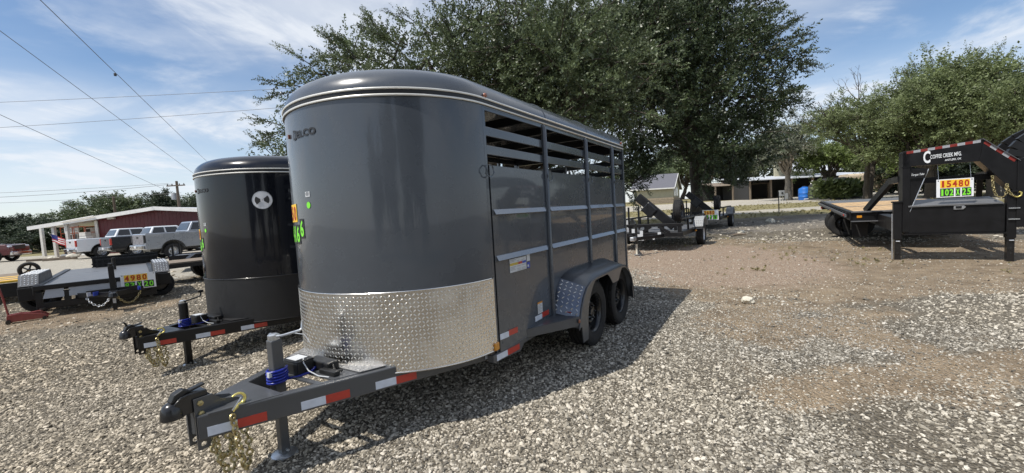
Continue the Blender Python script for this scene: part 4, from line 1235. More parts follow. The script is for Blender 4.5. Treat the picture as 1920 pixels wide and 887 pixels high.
# far trees: two of a kind, copied
def far_tree(loc, sx, sz, label, cat_src, rot=0):
    o = copy_tree(cat_src); o.location = loc; o.scale = (sx, sx, sz); o.rotation_euler.z = rot; o['label'] = label
    return o
farA = tree('juniper_tree', (-200, 300, 0), lobes(4.0, 4.0, 3.4, 2.9, 26, .9, 1.6, 31, -.75), 2300, leaf=.24, tw_len=.9, leaves=10, leafm='juniper_leaf', trunk_r=.28, fork=1.4, label='far dark tree', shoots=3, seed=21, trunks=2, shoot_len=.9)
farB = tree('oak_tree', (-190, 300, 0), lobes(4.6, 4.4, 4.6, 3.0, 24, 1.1, 1.9, 33, -.5), 2300, leaf=.26, tw_len=1.0, leaves=10, leafm='oak_leaf', trunk_r=.34, fork=1.8, label='far oak', shoots=3, seed=22, trunks=2, shoot_len=1.0)
def place(px_, top, Y, src, wide, label, first=False, rot=0.0, group=None):
    x = atx(px_, Y); z0 = g(x, Y); zt = at(px_, top, Y).z
    h_ = 7.4 if src is farA else 9.0
    o = src if first else copy_tree(src)
    o.location = (x, Y, z0); o.scale = (wide, wide, (zt - z0)/h_); o.rotation_euler.z = rot
    o['label'] = label
    if group: o['group'] = group
    return o
G1 = 'dark trees beyond the red barn'
place(28, 408, 55, farA, 1.25, 'dark bushy tree at the left edge behind the red pickup', True, .3, G1)
place(88, 398, 60, farA, 1.25, 'dark rounded tree showing through the empty porch of the barn', rot=1.9, group=G1)
place(122, 396, 66, farB, 1.0, 'dark tree below the floodlight mast beside the barn porch', True, 2.2, G1)
place(60, 432, 47, farA, .8, 'low olive green bush like tree between the red pickup and the porch posts', rot=4.0, group=G1)
place(-40, 415, 56, farA, 1.2, 'dark tree cut by the left edge of the picture', rot=5.0, group=G1)
place(190, 364, 62, farB, .95, 'tree above the left slope of the barn roof beside the dark pole', rot=.8, group=G1)
place(235, 362, 66, farB, 1.2, 'wide tree rising behind the middle of the barn roof', rot=3.0, group=G1)
place(290, 366, 66, farB, 1.1, 'tree rising behind the ridge of the barn roof', rot=4.4, group=G1)
place(345, 352, 60, farA, 1.0, 'pointed tree behind the utility pole beside the black trailer', rot=2.0, group=G1)
place(420, 352, 68, farB, 1.2, 'tree hidden mostly by the black stock trailer', rot=1.1, group=G1)
G2 = 'far trees behind the yard on the right'
place(1195, 300, 90, farB, 1.5, 'far oak left of the tan house', rot=.4, group=G2)
place(1275, 270, 105, farB, 1.7, 'far oak behind the tan house roof', rot=1.4, group=G2)
place(1345, 262, 100, farB, 1.6, 'far oak right of the tan house', rot=2.4, group=G2)
place(1420, 262, 98, farB, 1.5, 'far oak behind the open shed', rot=3.4, group=G2)
place(1520, 285, 95, farB, 1.5, 'far oak behind the white roof', rot=4.2, group=G2)
place(1600, 275, 90, farB, 1.5, 'far oak behind the beige livestock trailer', rot=5.2, group=G2)
place(1690, 235, 80, farB, 1.4, 'far oak behind the black gooseneck riser', rot=.9, group=G2)
place(1790, 210, 75, farB, 1.5, 'far oak behind the lettered neck beam', rot=1.7, group=G2)
place(1900, 205, 70, farB, 1.5, 'far oak at the right edge of the picture', rot=2.9, group=G2)

G3 = 'bushes under the trees at the right'
for px_, top, Y, w_, lab_ in ((1725, 285, 50, 1.0, 'bush behind the left riser of the gooseneck'), (1785, 280, 48, 1.0, 'bush seen through the neck opening behind the price sign'), (1845, 285, 46, 1.0, 'bush seen through the neck opening behind the chains'), (1905, 270, 44, 1.0, 'bush at the right edge behind the second gooseneck'), (1960, 270, 44, 1.0, 'bush just beyond the right edge')):
    place(px_, top, Y, farA, w_, lab_, rot=px_*.7, group=G3)
for x_, y_, h_, wh_ in ((2.2, -9, 1.5, 'tallest'), (-1.5, -12, 1.0, 'second tallest'), (5.0, -10, 1.15, 'right of the tallest'), (-5.5, -13, .8, 'leftmost')):
    o = copy_tree(farA); o.location = (x_, y_, 0); o.scale = (.42, .42, h_); o.rotation_euler.z = x_
    o['label'] = 'cedar mirrored as a dark spike in the charcoal nose, %s' % wh_; o['group'] = 'cedars mirrored in the trailer nose'
# ------------------------------------------------------------------ red metal barn on the left
def prism_xz(poly, y0, y1): b = MB(); return b.prism(poly, y0, y1)
BY = 34.0
def bx(px_): return atx(px_, BY)
cx0, cx1 = bx(183), bx(470)
xe, xr = bx(73), at(300, 388, BY).x
ze, zr_ = at(75, 425, BY).z, at(300, 388, BY).z
barn = empty('metal_barn', (cx0, BY, 0), 0, 'dark red metal barn with white roof edge and open corner porch', 'barn')
def bl(x, y, z): return (x - cx0, y - BY, z)
slope = (zr_-ze)/(xr-xe)
def roofz(x): return ze + slope*(x-xe) if x < xr else zr_ - slope*(x-xr)
xR = xr + (xr-xe)
wb = MB()
poly = [(cx0-cx0, 0), (xR-cx0, 0), (xR-cx0, roofz(xR)-.12), (xr-cx0, zr_-.12), (0, roofz(cx0)-.12)]
wb.prism(poly, 0, .15); wb.build('gable_wall', 'barn_red', barn)
ribs = MB()
x = cx0 + .3
while x < xR - .2:
    ribs.span(bl(x-.02, BY-.009, .05), bl(x+.02, BY-.001, roofz(x)-.16)); x += .3
tag(ribs.build('wall_rib', 'barn_red', barn), kind='stuff')
MB().span(bl(cx0+.001, BY+.15, 0), bl(cx0+.15, BY+16, roofz(cx0)-.14)).build('side_wall', 'barn_red', barn)
MB().span(bl(xe+.4, BY+5.0, 0), bl(cx0, BY+5.15, roofz(xe)-.16)).build('porch_wall', 'barn_red', barn) if False else None
pw = MB(); x0p = bx(131)
pw.prism([(x0p-cx0, 0), (-.002, 0), (-.002, roofz(cx0)-.14), (x0p-cx0, roofz(x0p)-.14)], 2.4, 2.55); pw.build('porch_wall', 'barn_red', barn)
rf = MB()
rf.prism([(xe-cx0-.1, ze-.10), (xr-cx0, zr_-.10), (xR-cx0+.1, ze-.10), (xR-cx0+.1, ze), (xr-cx0, zr_), (xe-cx0-.1, ze)], -.55, 16); rf.build('roof', 'bare_metal_roof', barn)
fa = MB()
fa.prism([(xe-cx0-.14, ze-.26), (xr-cx0, zr_-.26), (xR-cx0+.14, ze-.26), (xR-cx0+.14, ze+.03), (xr-cx0, zr_+.03), (xe-cx0-.14, ze+.03)], -.62, -.553); fa.build('fascia', 'white_trim', barn)
MB().span(bl(cx0-.02, BY-.12, 0), bl(cx0+.20, BY-.03, roofz(cx0)-.26)).build('corner_trim', 'post_white', barn)
for px_, dy in ((128, -.35), (103, -.35), (80, 2.2)):
    x = atx(px_, BY+dy); MB().span(bl(x-.10, BY+dy-.10, -.1), bl(x+.10, BY+dy+.10, roofz(max(x, xe+.1))-.10)).build('porch_post', 'post_white', barn)
dr = MB(); xd = atx(172, BY+2.4); dr.span(bl(xd-.52, BY+2.32, .05), bl(xd+.52, BY+2.39, 2.25)); dro = dr.build('door', 'white_trim', barn)
MB().span(bl(xd-.33, BY+2.29, .1), bl(xd+.02, BY+2.31, 2.15)).build('door_gap', 'interior_dark', dro)
MB().span(bl(xd+.05, BY+2.28, .1), bl(xd+.46, BY+2.31, 2.15)).build('door_leaf', 'post_white', dro)
xs_ = atx(138, BY+2.4)
sg = MB().span(bl(xs_-.62, BY+2.30, 1.9), bl(xs_+.62, BY+2.38, 2.75)).build('notice_board', 'sign_white', barn)
for k in range(4): MB().span(bl(xs_-.52, BY+2.28, 2.05+k*.16), bl(xs_+.5 - .2*(k % 2), BY+2.295, 2.10+k*.16)).build('board_line', 'grey_print', sg)
wn = MB().span(bl(xs_-.45, BY+2.30, .95), bl(xs_+.5, BY+2.38, 1.82)).build('window', 'white_trim', barn)
for a_, c in ((-.38, -.02), (.06, .43)): MB().span(bl(xs_+a_, BY+2.28, 1.02), bl(xs_+c, BY+2.295, 1.76)).build('pane', 'glass_dark', wn)
xl = at(211, 408, BY)
MB().box(bl(xl.x, BY-.12, xl.z), (.55, .22, .26)).build('wall_light', 'post_white', barn, bevel=.03)
gv = MB(); gv.tube([bl(atx(118, BY-.7), BY-.7, roofz(atx(118, BY))+.05), bl(atx(180, BY-.7), BY-.7, roofz(atx(180, BY))+.1)], .05, 6); gv.build('gutter_pipe', 'white_trim', barn)
# things under the porch
def gp_(px_, Y): x = atx(px_, Y); return Vector((x, Y, g(x, Y)))
lp = gp_(150, 34.8)
lift = empty('platform_lift', lp, 0, 'orange steel platform lift parked under the barn porch', 'lift')
MB().span((-.95, -.5, .12), (.95, .5, .42)).build('chassis', 'orange_machine', lift, bevel=.03)
for k in range(3):
    MB().bar((-.8, -.45, .5+.25*k), (.8, -.45, .75+.25*k), .06, .1).build('scissor_arm', 'orange_machine', lift)
    MB().bar((.8, -.38, .5+.25*k), (-.8, -.38, .75+.25*k), .06, .1).build('scissor_arm', 'orange_machine', lift)
MB().span((-1.0, -.55, 1.28), (1.0, .55, 1.36)).build('platform', 'orange_machine', lift)
rl = MB()
for y in (-.53, .53):
    for z in (1.85, 2.35): rl.tube([(-.98, y, z), (.98, y, z)], .028, 6)
for x in (-.98, 0, .98):
    for y in (-.53, .53): rl.tube([(x, y, 1.36), (x, y, 2.35)], .028, 6)
rl.build('guard_rail', 'orange_machine', lift)
for x in (-.65, .65): make_wheel(lift, (x, -.5, .2), .2, .14, -1, 'black_steel', holes=8, logo=False, seg=16)
bxp = gp_(161, 33.4)
bo = MB().span((-.28, -.25, 0), (.28, .25, 1.55)); cb_ = bo.build('drink_cooler', 'white_trim', None, bevel=.03); cb_.location = bxp
tag(cb_, 'tall white cabinet standing on the porch beside the barn door', 'cabinet')
MB().span((-.26, -.27, 1.55), (.26, .2, 1.85)).build('top_box', 'post_white', cb_, bevel=.02)
MB().span((-.2, -.258, .2), (.2, -.252, 1.4)).build('door', 'box_grey', cb_)
fp_ = gp_(104.5, 33.35)
flag = empty('flag', fp_, 0, 'red white and blue striped flag hanging on the middle porch post', 'flag')
MB().tube([(0, 0, 1.2), (.15, -.6, 2.0)], .02, 6).build('pole', 'zinc', flag)
for k in range(7):
    sb_ = MB(); A = []; B = []
    for i in range(9):
        u_ = i/8; wv = .05*math.sin(u_*7)
        A.append(Vector((.1+u_*.95, -.35+wv, 1.85-.40*u_-.085*k))); B.append(Vector((.1+u_*.95, -.35+wv, 1.85-.40*u_-.085*(k+1))))
    sb_.strip(A, B).build('stripe', 'flag_red' if k % 2 == 0 else 'white_trim', flag)
cbx = MB(); A = []; B = []
for i in range(5):
    u_ = i/8; wv = .05*math.sin(u_*7)-.012
    A.append(Vector((.1+u_*.95, -.35+wv, 1.86-.40*u_))); B.append(Vector((.1+u_*.95, -.35+wv, 1.86-.40*u_-.34)))
cbx.strip(A, B).build('canton', 'flag_blue', flag)
# oddments on the ground by the porch
for i, (px_, Y, s, mm, lab_) in enumerate(((120, 31.5, .30, 'box_grey', 'gray crate left on the pale ground by the middle porch post'), (93, 30.5, .24, 'pale_rock', 'pale boulder lying near the outer porch post'), (113, 30, .2, 'weathered_wood', 'brown wooden block beside the porch'), (132, 31, .36, 'pale_rock', 'pale lump of rock behind the white pickup'))):
    p = gp_(px_, Y)
    if mm == 'pale_rock':
        b = MB(); b.lathe([(.02, 0), (s, .02), (s*1.05, s*.35), (s*.7, s*.7), (.02, s*.85)], 8); 
        b.v = [(x*(1+random.uniform(-.2, .2)), y*(1+random.uniform(-.2, .2)), z) for x, y, z in b.v]
        o = b.build('boulder', mm, None); cat_ = 'rock'
    else:
        o = MB().box((0, 0, s*.4), (s*1.6, s, s*.8), Matrix.Rotation(.4*i, 3, 'Z')).build('crate', mm, None, bevel=.02)
        MB().box((0, 0, s*.82), (s*1.2, s*.8, .05), Matrix.Rotation(.4*i, 3, 'Z')).build('lid', mm, o); cat_ = 'crate'
    o.location = p; tag(o, lab_, cat_)
for i, (px_, Y, L_, a_, lb_) in enumerate(((86, 29.0, 2.4, .25, 'long dark timber lying on the pale ground before the porch'), (108, 28.4, 1.7, .5, 'short brown timber lying behind the long dark one'))):
    p = gp_(px_, Y)
    o = MB().box((0, 0, .07), (L_, .16, .13)).build('timber', 'weathered_wood' if i else 'pole_wood', None, bevel=.01); o.location = p; o.rotation_euler.z = a_
    tag(o, lb_, 'timber')

# ------------------------------------------------------------------ pickups and cars
def car_wheel(par, c, rad, wid, side, rim='alloy'):
    return make_wheel(par, c, rad, wid, side, rim, holes=5, logo=True, seg=30)
def arch_poly(x0, x1, zb, zt, wheels, ar, wz, n=9):
    """lower edge with round wheel arches, from x0 to x1"""
    pts = [(x0, zb)]
    for c in wheels:
        h_ = zb - wz; half = math.sqrt(max(.01, ar*ar - h_*h_)); a0 = math.atan2(h_, -half); a1 = math.atan2(h_, half)
        for i in range(n+1):
            a_ = a0 + (a1-a0)*i/n
            pts.append((c + ar*math.cos(a_), wz + ar*math.sin(a_)))
    pts.append((x1, zb))
    return pts
def pickup(name, loc, rz, label, paint, cap=False, roofm=None, group='vehicles parked in front of the red barn', lift_=0.0, suv=False, taillight='red_reflective'):
    T = empty(name, loc, rz, label, 'pickup truck' if not suv else 'car', group)
    hw_ = .99; z0 = .48 + lift_; bed = 1.36 + lift_; hood = 1.30 + lift_; wr = .41; wz = .41
    xa, xb, fa_, ra = -1.22, 4.55, 3.62, 0.0
    low = arch_poly(xa, xb, z0, bed, (ra, fa_), .52, wz + lift_*.6)
    poly = low + [(xb+.10, z0+.25), (xb+.08, 1.05+lift_), (xb-.12, hood-.05), (3.2, hood+.02), (2.95, bed-.01), (xa+.02, bed), (xa-.02, bed-.2)]
    bd = MB(); bd.prism(poly, -hw_, hw_); body = bd.build('body', paint, T, bevel=.05, seg=3, smooth=40)
    fl_ = MB()
    for c in (ra, fa_):
        for s in (-1, 1):
            A = []; B = []
            for i in range(13):
                a_ = PI*(.02 + .96*i/12); A.append(Vector((c + .525*math.cos(a_), s*(hw_+.004), wz+lift_*.6+.525*math.sin(a_)))); B.append(Vector((c + .57*math.cos(a_), s*(hw_+.018), wz+lift_*.6+.57*math.sin(a_))))
            fl_.strip(A, B)
            fl_.span((c-.5, s*(hw_-.35), wz-.1), (c+.5, s*(hw_-.30), bed-.15))
    fl_.build('wheel_arch', 'black_plastic', T)
    # cab
    cx_ = (.72, 3.02, 1.05 if not suv else .72, 2.45)
    if suv: cx_ = (-1.15, 3.0, -1.0, 2.35)
    zc = 1.93 + lift_; yb, yt = hw_-.05, hw_-.24
    cabv = [(cx_[0], -yb, bed-.03), (cx_[1], -yb, hood-.0), (cx_[1], yb, hood-.0), (cx_[0], yb, bed-.03), (cx_[2], -yt, zc), (cx_[3], -yt, zc), (cx_[3], yt, zc), (cx_[2], yt, zc)]
    cm = MB(); cm.add(cabv, [(0, 1, 5, 4), (1, 2, 6, 5), (2, 3, 7, 6), (3, 0, 4, 7), (4, 5, 6, 7), (3, 2, 1, 0)])
    cab = cm.build('cab', roofm or paint, T, bevel=.07, seg=3, smooth=40)
    def on_side(s, u0, u1, v0, v1, off=.012):
        P = []
        for u_, v_ in ((u0, v0), (u1, v0), (u1, v1), (u0, v1)):
            a_ = Vector(cabv[0 if s < 0 else 3]); b_ = Vector(cabv[1 if s < 0 else 2]); c = Vector(cabv[5 if s < 0 else 6]); d_ = Vector(cabv[4 if s < 0 else 7])
            P.append(a_.lerp(b_, u_).lerp(d_.lerp(c, u_), v_) + Vector((0, s*off, 0)))
        return P
    wins = ((.06, .40, .2, .86), (.45, .86, .2, .86)) if not suv else ((.03, .26, .2, .86), (.30, .55, .2, .86), (.59, .88, .2, .86))
    for s in (-1, 1):
        for u0, u1, v0, v1 in wins:
            MB().add(on_side(s, u0, u1, v0, v1), [(0, 1, 2, 3)]).build('window', 'glass_dark', cab, solid=.01)
        for u_ in ((.43, .9) if not suv else (.28, .57, .92)):
            x = cx_[0] + (cx_[1]-cx_[0])*u_
            MB().span((x-.006, s*(hw_-.01), z0+.12), (x+.006, s*(hw_+.004), bed-.04)).build('door_seam', 'black_plastic', body)
            MB().box((x-.22, s*(hw_+.015), bed-.16), (.17, .03, .035)).build('door_handle', paint, body, bevel=.01)
        MB().box((cx_[1]-.35, s*(hw_+.13), bed+.12), (.12, .22, .19)).build('mirror', 'black_plastic', cab, bevel=.03)
        MB().box((xa+.0, s*(hw_-.06), bed-.30), (.10, .14, .42)).build('tail_light', taillight, body, bevel=.03)
        MB().box((xb-.02, s*(hw_-.16), 1.05+lift_), (.16, .32, .24)).build('headlight', 'white_reflective', body, bevel=.04)
        for c in (ra, fa_): car_wheel(T, (c, s*(hw_-.14), wr), wr, .26, s)
    def quad(i, j, k, l, u0, u1, v0, v1, off):
        P = []
        for u_, v_ in ((u0, v0), (u1, v0), (u1, v1), (u0, v1)):
            P.append(Vector(cabv[i]).lerp(Vector(cabv[j]), u_).lerp(Vector(cabv[l]).lerp(Vector(cabv[k]), u_), v_) + Vector((off, 0, .004)))
        return P
    MB().add(quad(1, 2, 6, 5, .06, .94, .1, .92, .012), [(0, 1, 2, 3)]).build('windshield', 'glass_dark', cab, solid=.01)
    MB().add(quad(0, 3, 7, 4, .1, .9, .2, .85, -.012), [(0, 1, 2, 3)]).build('rear_window', 'glass_dark', cab, solid=.01)
    if not suv:
        MB().span((xa+.1, -hw_+.1, bed-.02), (.66, hw_-.1, bed+.015)).build('bed_cover', 'black_plastic', body)
        MB().span((xa-.035, -hw_+.16, z0+.30), (xa-.01, hw_-.16, bed-.04)).build('tailgate', paint, body, bevel=.02)
        MB().box((xa-.045, 0, bed-.2), (.02, .26, .09)).build('handle', 'black_plastic', body)
    MB().span((xa-.17, -hw_+.06, z0+.02), (xa-.02, hw_-.06, z0+.26)).build('rear_bumper', 'chrome', T, bevel=.04)
    MB().box((xa-.18, 0, z0+.17), (.01, .32, .13)).build('number_plate', 'white_label', T)
    MB().span((xb-.0, -hw_+.03, z0-.02), (xb+.20, hw_-.03, z0+.26)).build('front_bumper', 'chrome', T, bevel=.05)
    MB().span((xb-.04, -.55, .82+lift_), (xb+.09, .55, 1.18+lift_)).build('grille', 'black_plastic', T, bevel=.03)
    MB().span((xa+.3, -.55, z0-.12), (xb-.2, .55, z0+.1)).build('chassis', 'black_steel', T)
    return T
HD = PI/2 - R(33)
def pk(px_, py_, Y): x = atx(px_, Y); return Vector((x, Y, g(x, Y)))
pickup('pickup_truck', pk(310, 0, 23.8), HD, 'silver crew cab pickup with a dark tail lamp parked nearest the black trailer', 'silver_car', lift_=.10, taillight='ink')
pickup('pickup_truck', pk(178, 0, 29.0), HD + .06, 'white pickup with a red tail lamp parked before the barn door', 'white_car')
pickup('pickup_truck', pk(243, 0, 28.0), HD + .02, 'black pickup with a white cab roof parked right of the white pickup', 'black_car', roofm='white_car')
pickup('passenger_car', pk(268, 0, 31.5), HD, 'low black car of which only the roof shows behind the silver pickup', 'black_car', suv=True)
pickup('pickup_truck', pk(-128, 0, 29.5), R(20), 'dark red pickup facing right at the left edge', 'red_car')

# ------------------------------------------------------------------ poles and overhead lines
def at_h(px_, py_, Y): return at(px_, py_, Y)
def pole(px_, ytop, Y, label, arm=True):
    p = gp_(px_, Y); zt = at(px_, ytop, Y).z
    T = empty('utility_pole', p, 0, label, 'utility pole')
    MB().tube([(0, 0, -.2), (0, 0, (zt-p.z)*.5), (0, 0, zt-p.z)], [.17, .15, .12], 10).build('post', 'pole_wood', T, smooth=60)
    if arm:
        MB().box((0, -.16, zt-p.z-.5), (2.0, .10, .12)).build('crossarm', 'pole_wood', T)
        for x in (-.9, -.4, .4, .9): MB().lathe([(.05, 0), (.06, .06), (.03, .09), (.05, .13), (.01, .17)], 8, Matrix.Translation((x, -.16, zt-p.z-.44))).build('insulator', 'glass_dark', T)
        MB().lathe([(.22, 0), (.24, .1), (.24, .6), (.18, .72), (.05, .74)], 12, Matrix.Translation((-.45, 0, zt-p.z-2.0)), cap=True).build('transformer', 'box_grey', T, smooth=40)
    return Vector((p.x, p.y, zt))
pt1 = pole(341, 339, 46, 'brown utility pole with crossarm and transformer behind the barn roof')
pt2 = pole(221, 367, 50, 'plain dark wooden pole rising behind the barn roof', False)
pt3 = pole(455, 318, 50, 'wooden pole standing hidden behind the black stock trailer', True)
pt4 = pole(1010, 120, 34, 'wooden pole standing within the big live oak', True)
def wire(a_, b_, sag, label, r_=.014, group='power lines crossing the sky at upper left'):
    o = MB().tube(catenary(a_, b_, sag, 18), r_, 5).build('power_line', 'wire', None, smooth=60)
    tag(o, label, 'power line', group); return o
wire(at(75, 0, 15) + (at(75, 0, 15) - at(387, 303, 44))*.25, at(415, 329, 50), .0, 'steepest power line running from the top edge down to the black trailer roof')
mk_ = at(216, 140, 23.4)
o = MB().box(mk_, (.10, .10, .16)).build('line_marker', 'ink', None, bevel=.02); tag(o, 'small dark clamp on the steepest power line', 'clamp')
wire(at(0, 58, 18) + (at(0, 58, 18) - at(355, 320, 46))*.25, at(395, 349, 50), .0, 'second steep power line running parallel below the steepest one')
wire(at(0, 215, 22) + (at(0, 215, 22) - at(330, 365, 46))*.25, at(345, 372, 47), .0, 'lowest sloping power line from the left edge to the pole behind the barn')
wire(at(-300, 203, 40), at(1000, 138, 36), .25, 'upper of the two level power lines running behind the oak', .018)
wire(at(-300, 256, 40), at(1000, 160, 36), .35, 'lower of the two level power lines running behind the oak', .018)
wire(at(-300, 372, 46), pt1 + Vector((-.9, 0, -.2)), .2, 'top line of the close set three at the utility pole', .016)
wire(at(-300, 376, 46), pt1 + Vector((-.4, 0, -.3)), .5, 'middle line of the close set three at the utility pole', .02)
wire(at(-300, 388, 46), pt1 + Vector((.4, 0, -1.3)), .3, 'bottom line of the close set three at the utility pole', .016)
wire(at(-120, 392, 50), at(48, 410, 55), .2, 'short power line entering the dark trees at the left edge', .02)
# floodlight mast far away
p = gp_(137, 150)
mast = empty('floodlight_mast', p, 0, 'tall thin floodlight mast far beyond the barn porch', 'floodlight')
zt = at(137, 380, 150).z - p.z
mm_ = MB()
for s in (-1, 1): mm_.tube([(s*.7, 0, 0), (s*.35, 0, zt)], .22, 5)
for k in range(9): mm_.tube([(-.6+.04*k, 0, zt*k/9), (.6-.04*k, 0, zt*(k+1)/9)], .05, 4)
mm_.build('mast', 'zinc', mast)
for k in range(4): MB().box((-1.5+k, -.2, zt), (.85, .5, 1.5)).build('lamp', 'zinc', mast, bevel=.05)

# ------------------------------------------------------------------ tan house and the open shed on the right
HY = 70.0
def hl(px_): return atx(px_, HY)
hx0, hx1 = hl(1190), hl(1262)
hz0 = g(hl(1230), HY)
house = empty('house', (hx1, HY, hz0), 0, 'small tan house with gray shingle roof and stone base beyond the road', 'house')
gw = 5.2                                         # gable side runs back to the right
ga = R(28)
def hp(u_, v_, z):                               # u along the front (left negative), v to the back along the gable
    return (u_ + v_*math.sin(ga)*1.0, v_*math.cos(ga), z)
Wf = hx1 - hx0
def hquad(b, pts): b.add(pts, [tuple(range(len(pts)))])
b = MB(); hquad(b, [hp(-Wf, 0, 1.0), hp(0, 0, 1.0), hp(0, 0, 2.75), hp(-Wf, 0, 2.75)]); hquad(b, [hp(0, 0, 1.0), hp(0, 2*gw, 1.0), hp(0, 2*gw, 2.75), hp(0, gw, 5.1), hp(0, 0, 2.75)]); hquad(b, [hp(-Wf, 2*gw, 0), hp(0, 2*gw, 0), hp(0, 2*gw, 2.75), hp(-Wf, 2*gw, 2.75)])
hquad(b, [hp(-Wf, 0, 0), hp(-Wf, 2*gw, 0), hp(-Wf, 2*gw, 2.75), hp(-Wf, gw, 5.1), hp(-Wf, 0, 2.75)])
hw1 = b.build('wall', 'tan_wall', house, fix=False)
sbm = MB(); sbm.span((-Wf-.1, -.12, -.5), (0.02, .1, 1.0)); hb = sbm.build('stone_base', 'stone', house)
st = MB()
for j in range(4):
    x = -Wf + random.uniform(0, .4)
    while x < -.3:
        l_ = random.uniform(.35, .8); st.box((min(x+l_/2, -.2), -.135, .02+.25*j), (l_-.04, .05, .21)); x += l_
tag(st.build('stone', 'stone', house), kind='stuff')
sg_ = MB(); hquad(sg_, [hp(.02, 0, -.5), hp(.02, 2*gw, -.5), hp(.02, 2*gw, 1.0), hp(.02, 0, 1.0)]); sg_.build('stone_base', 'stone', house, fix=False)
rfm = MB()
for v0, v1, z0_, z1_ in ((-.6, gw, 2.60, 5.28), (2*gw+.6, gw, 2.60, 5.28)):
    P = [hp(-Wf-.5, v0, z0_), hp(.45, v0, z0_), hp(.45, v1, z1_), hp(-Wf-.5, v1, z1_)]
    rfm.add(P + [(p[0], p[1], p[2]-.14) for p in P], [(0, 1, 2, 3), (7, 6, 5, 4), (0, 4, 5, 1), (1, 5, 6, 2), (2, 6, 7, 3), (3, 7, 4, 0)])
rfm.build('roof', 'shingle', house)
MB().bar(hp(-Wf-.5, -.62, 2.52), hp(.45, -.62, 2.52), .06, .2).build('eave_board', 'white_trim', house)
MB().bar(hp(.47, -.6, 2.5), hp(.47, gw, 5.18), .06, .2).build('gable_board', 'white_trim', house)
MB().bar(hp(.47, 2*gw+.6, 2.5), hp(.47, gw, 5.18), .06, .2).build('gable_board', 'white_trim', house)
for v in (1.4, 4.6):
    b = MB(); hquad(b, [hp(.05, v, 1.2), hp(.05, v+1.7, 1.2), hp(.05, v+1.7, 2.75), hp(.05, v, 2.75)]); wo_ = b.build('window', 'white_trim', house, solid=.06)
    for k in (0, 1):
        b = MB(); hquad(b, [hp(.10, v+.12+.78*k, 1.3), hp(.10, v+.8+.78*k, 1.3), hp(.10, v+.8+.78*k, 2.65), hp(.10, v+.12+.78*k, 2.65)]); b.build('pane', 'glass_dark', wo_, solid=.02)

SY = 62.0
def sx(px_): return atx(px_, SY)
s0, s1 = sx(1405), sx(1640)
zs = g(sx(1500), SY)
shed = empty('open_shed', (s0, SY, zs), 0, 'long open fronted shed with dark inside and pale metal roof beyond the road', 'shed')
Ls = s1 - s0
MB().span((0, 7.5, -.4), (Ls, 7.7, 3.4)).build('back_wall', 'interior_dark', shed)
MB().span((-.1, 0, -.4), (.1, 7.5, 3.2)).build('side_wall', 'interior_dark', shed)  # shed walls coloured near black to paint in the shade
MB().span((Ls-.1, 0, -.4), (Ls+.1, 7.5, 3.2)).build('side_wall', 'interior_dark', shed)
rb_ = MB(); rb_.prism([(-1.2, 2.75), (8.2, 3.6), (8.2, 3.72), (-1.2, 2.87)], -.5, Ls+.5, lambda a, b_, d: (d, a, b_)); rb_.build('roof', 'bare_metal_roof', shed)
x = .1
while x < Ls:
    MB().span((x-.12, -.12, -.4), (x+.12, .12, 2.95)).build('post', 'weathered_wood', shed); x += Ls/6
wr_ = MB(); u0, u1 = sx(1504) - s0, sx(1592) - s0
wr_.prism([(1.0, 3.75), (7.0, 5.9), (7.0, 6.0), (1.0, 3.87)], u0, u1, lambda a, b_, d: (d, a, b_)); wr_.build('raised_roof', 'bare_metal_roof', shed)
MB().span((u0+.2, 6.7, 3.3), (u1-.2, 6.9, 5.75)).build('raised_wall', 'tan_wall', shed)
for i, (u_, sz) in enumerate(((.08, 1.2), (.2, .8), (.33, 1.5), (.46, 1.0), (.6, 1.3))):
    pass
# red roofed lean-to far under the big oak
lt = gp_(1392, 66)
lean = empty('lean_to', lt, 0, 'low lean-to with weathered brown roof in the deep shade under the big oak', 'shed')
MB().prism([(0, 2.3), (5, 3.0), (5, 3.08), (0, 2.38)], -4.5, 4.5, lambda a, b_, d: (d, a, b_)).build('roof', 'weathered_wood', lean)
for x in (-4.2, -1.4, 1.4, 4.2): MB().span((x-.1, -.1+.15, -.3), (x+.1, .25, 2.35)).build('post', 'weathered_wood', lean)
MB().span((-4.5, 4.8, -.3), (4.5, 5, 2.9)).build('back_wall', 'interior_dark', lean)  # near-black colour stands in for tree shade on this wall

# blue tank, white pipe stand, meter post
tp_ = rt(1509, 47.5)
bm = MB(); bm.lathe([(.01, 0), (.60, 0), (.63, .06), (.63, .35), (.65, .38), (.63, .41), (.63, .75), (.65, .78), (.63, .81), (.63, 1.15), (.55, 1.34), (.28, 1.46), (.28, 1.52), (.01, 1.53)], 22)
tk = bm.build('water_tank', 'tank_blue', None, smooth=35); tk.location = tp_
tag(tk, 'bright blue upright water tank standing beside the white pipe', 'tank')
MB().box((.45, -.48, 1.05), (.34, .02, .22), Matrix.Rotation(.75, 3, 'Z')).build('label', 'white_label', tk)
MB().lathe([(.2, 1.53), (.2, 1.6), (.01, 1.62)], 14).build('lid', 'black_plastic', tk, smooth=40)
wp = rt(1521, 46.8)
ps_ = MB().tube([(0, 0, 0), (0, 0, 2.0), (.12, 0, 2.08), (.32, 0, 2.08)], .055, 8).tube([(-.95, -.2, .12), (0, -.2, .14), (0, -.05, .5)], .05, 8).build('pipe_stand', 'white_trim', None, smooth=60); ps_.location = wp
tag(ps_, 'white plastic standpipe with bent top right of the blue tank', 'pipe')
mp_ = rt(1460, 25)
mpost = empty('marker_post', mp_, 0, 'thin dark steel post standing at the edge of the shaded gravel', 'post')
MB().tube([(0, 0, -.1), (0, 0, 1.38)], .03, 8).build('post', 'black_steel', mpost)
mb_ = rt(1468, 40)
mbx = empty('meter_box', mb_, 0, 'gray electric meter boxes on two short posts before the pale tree trunk', 'meter box')
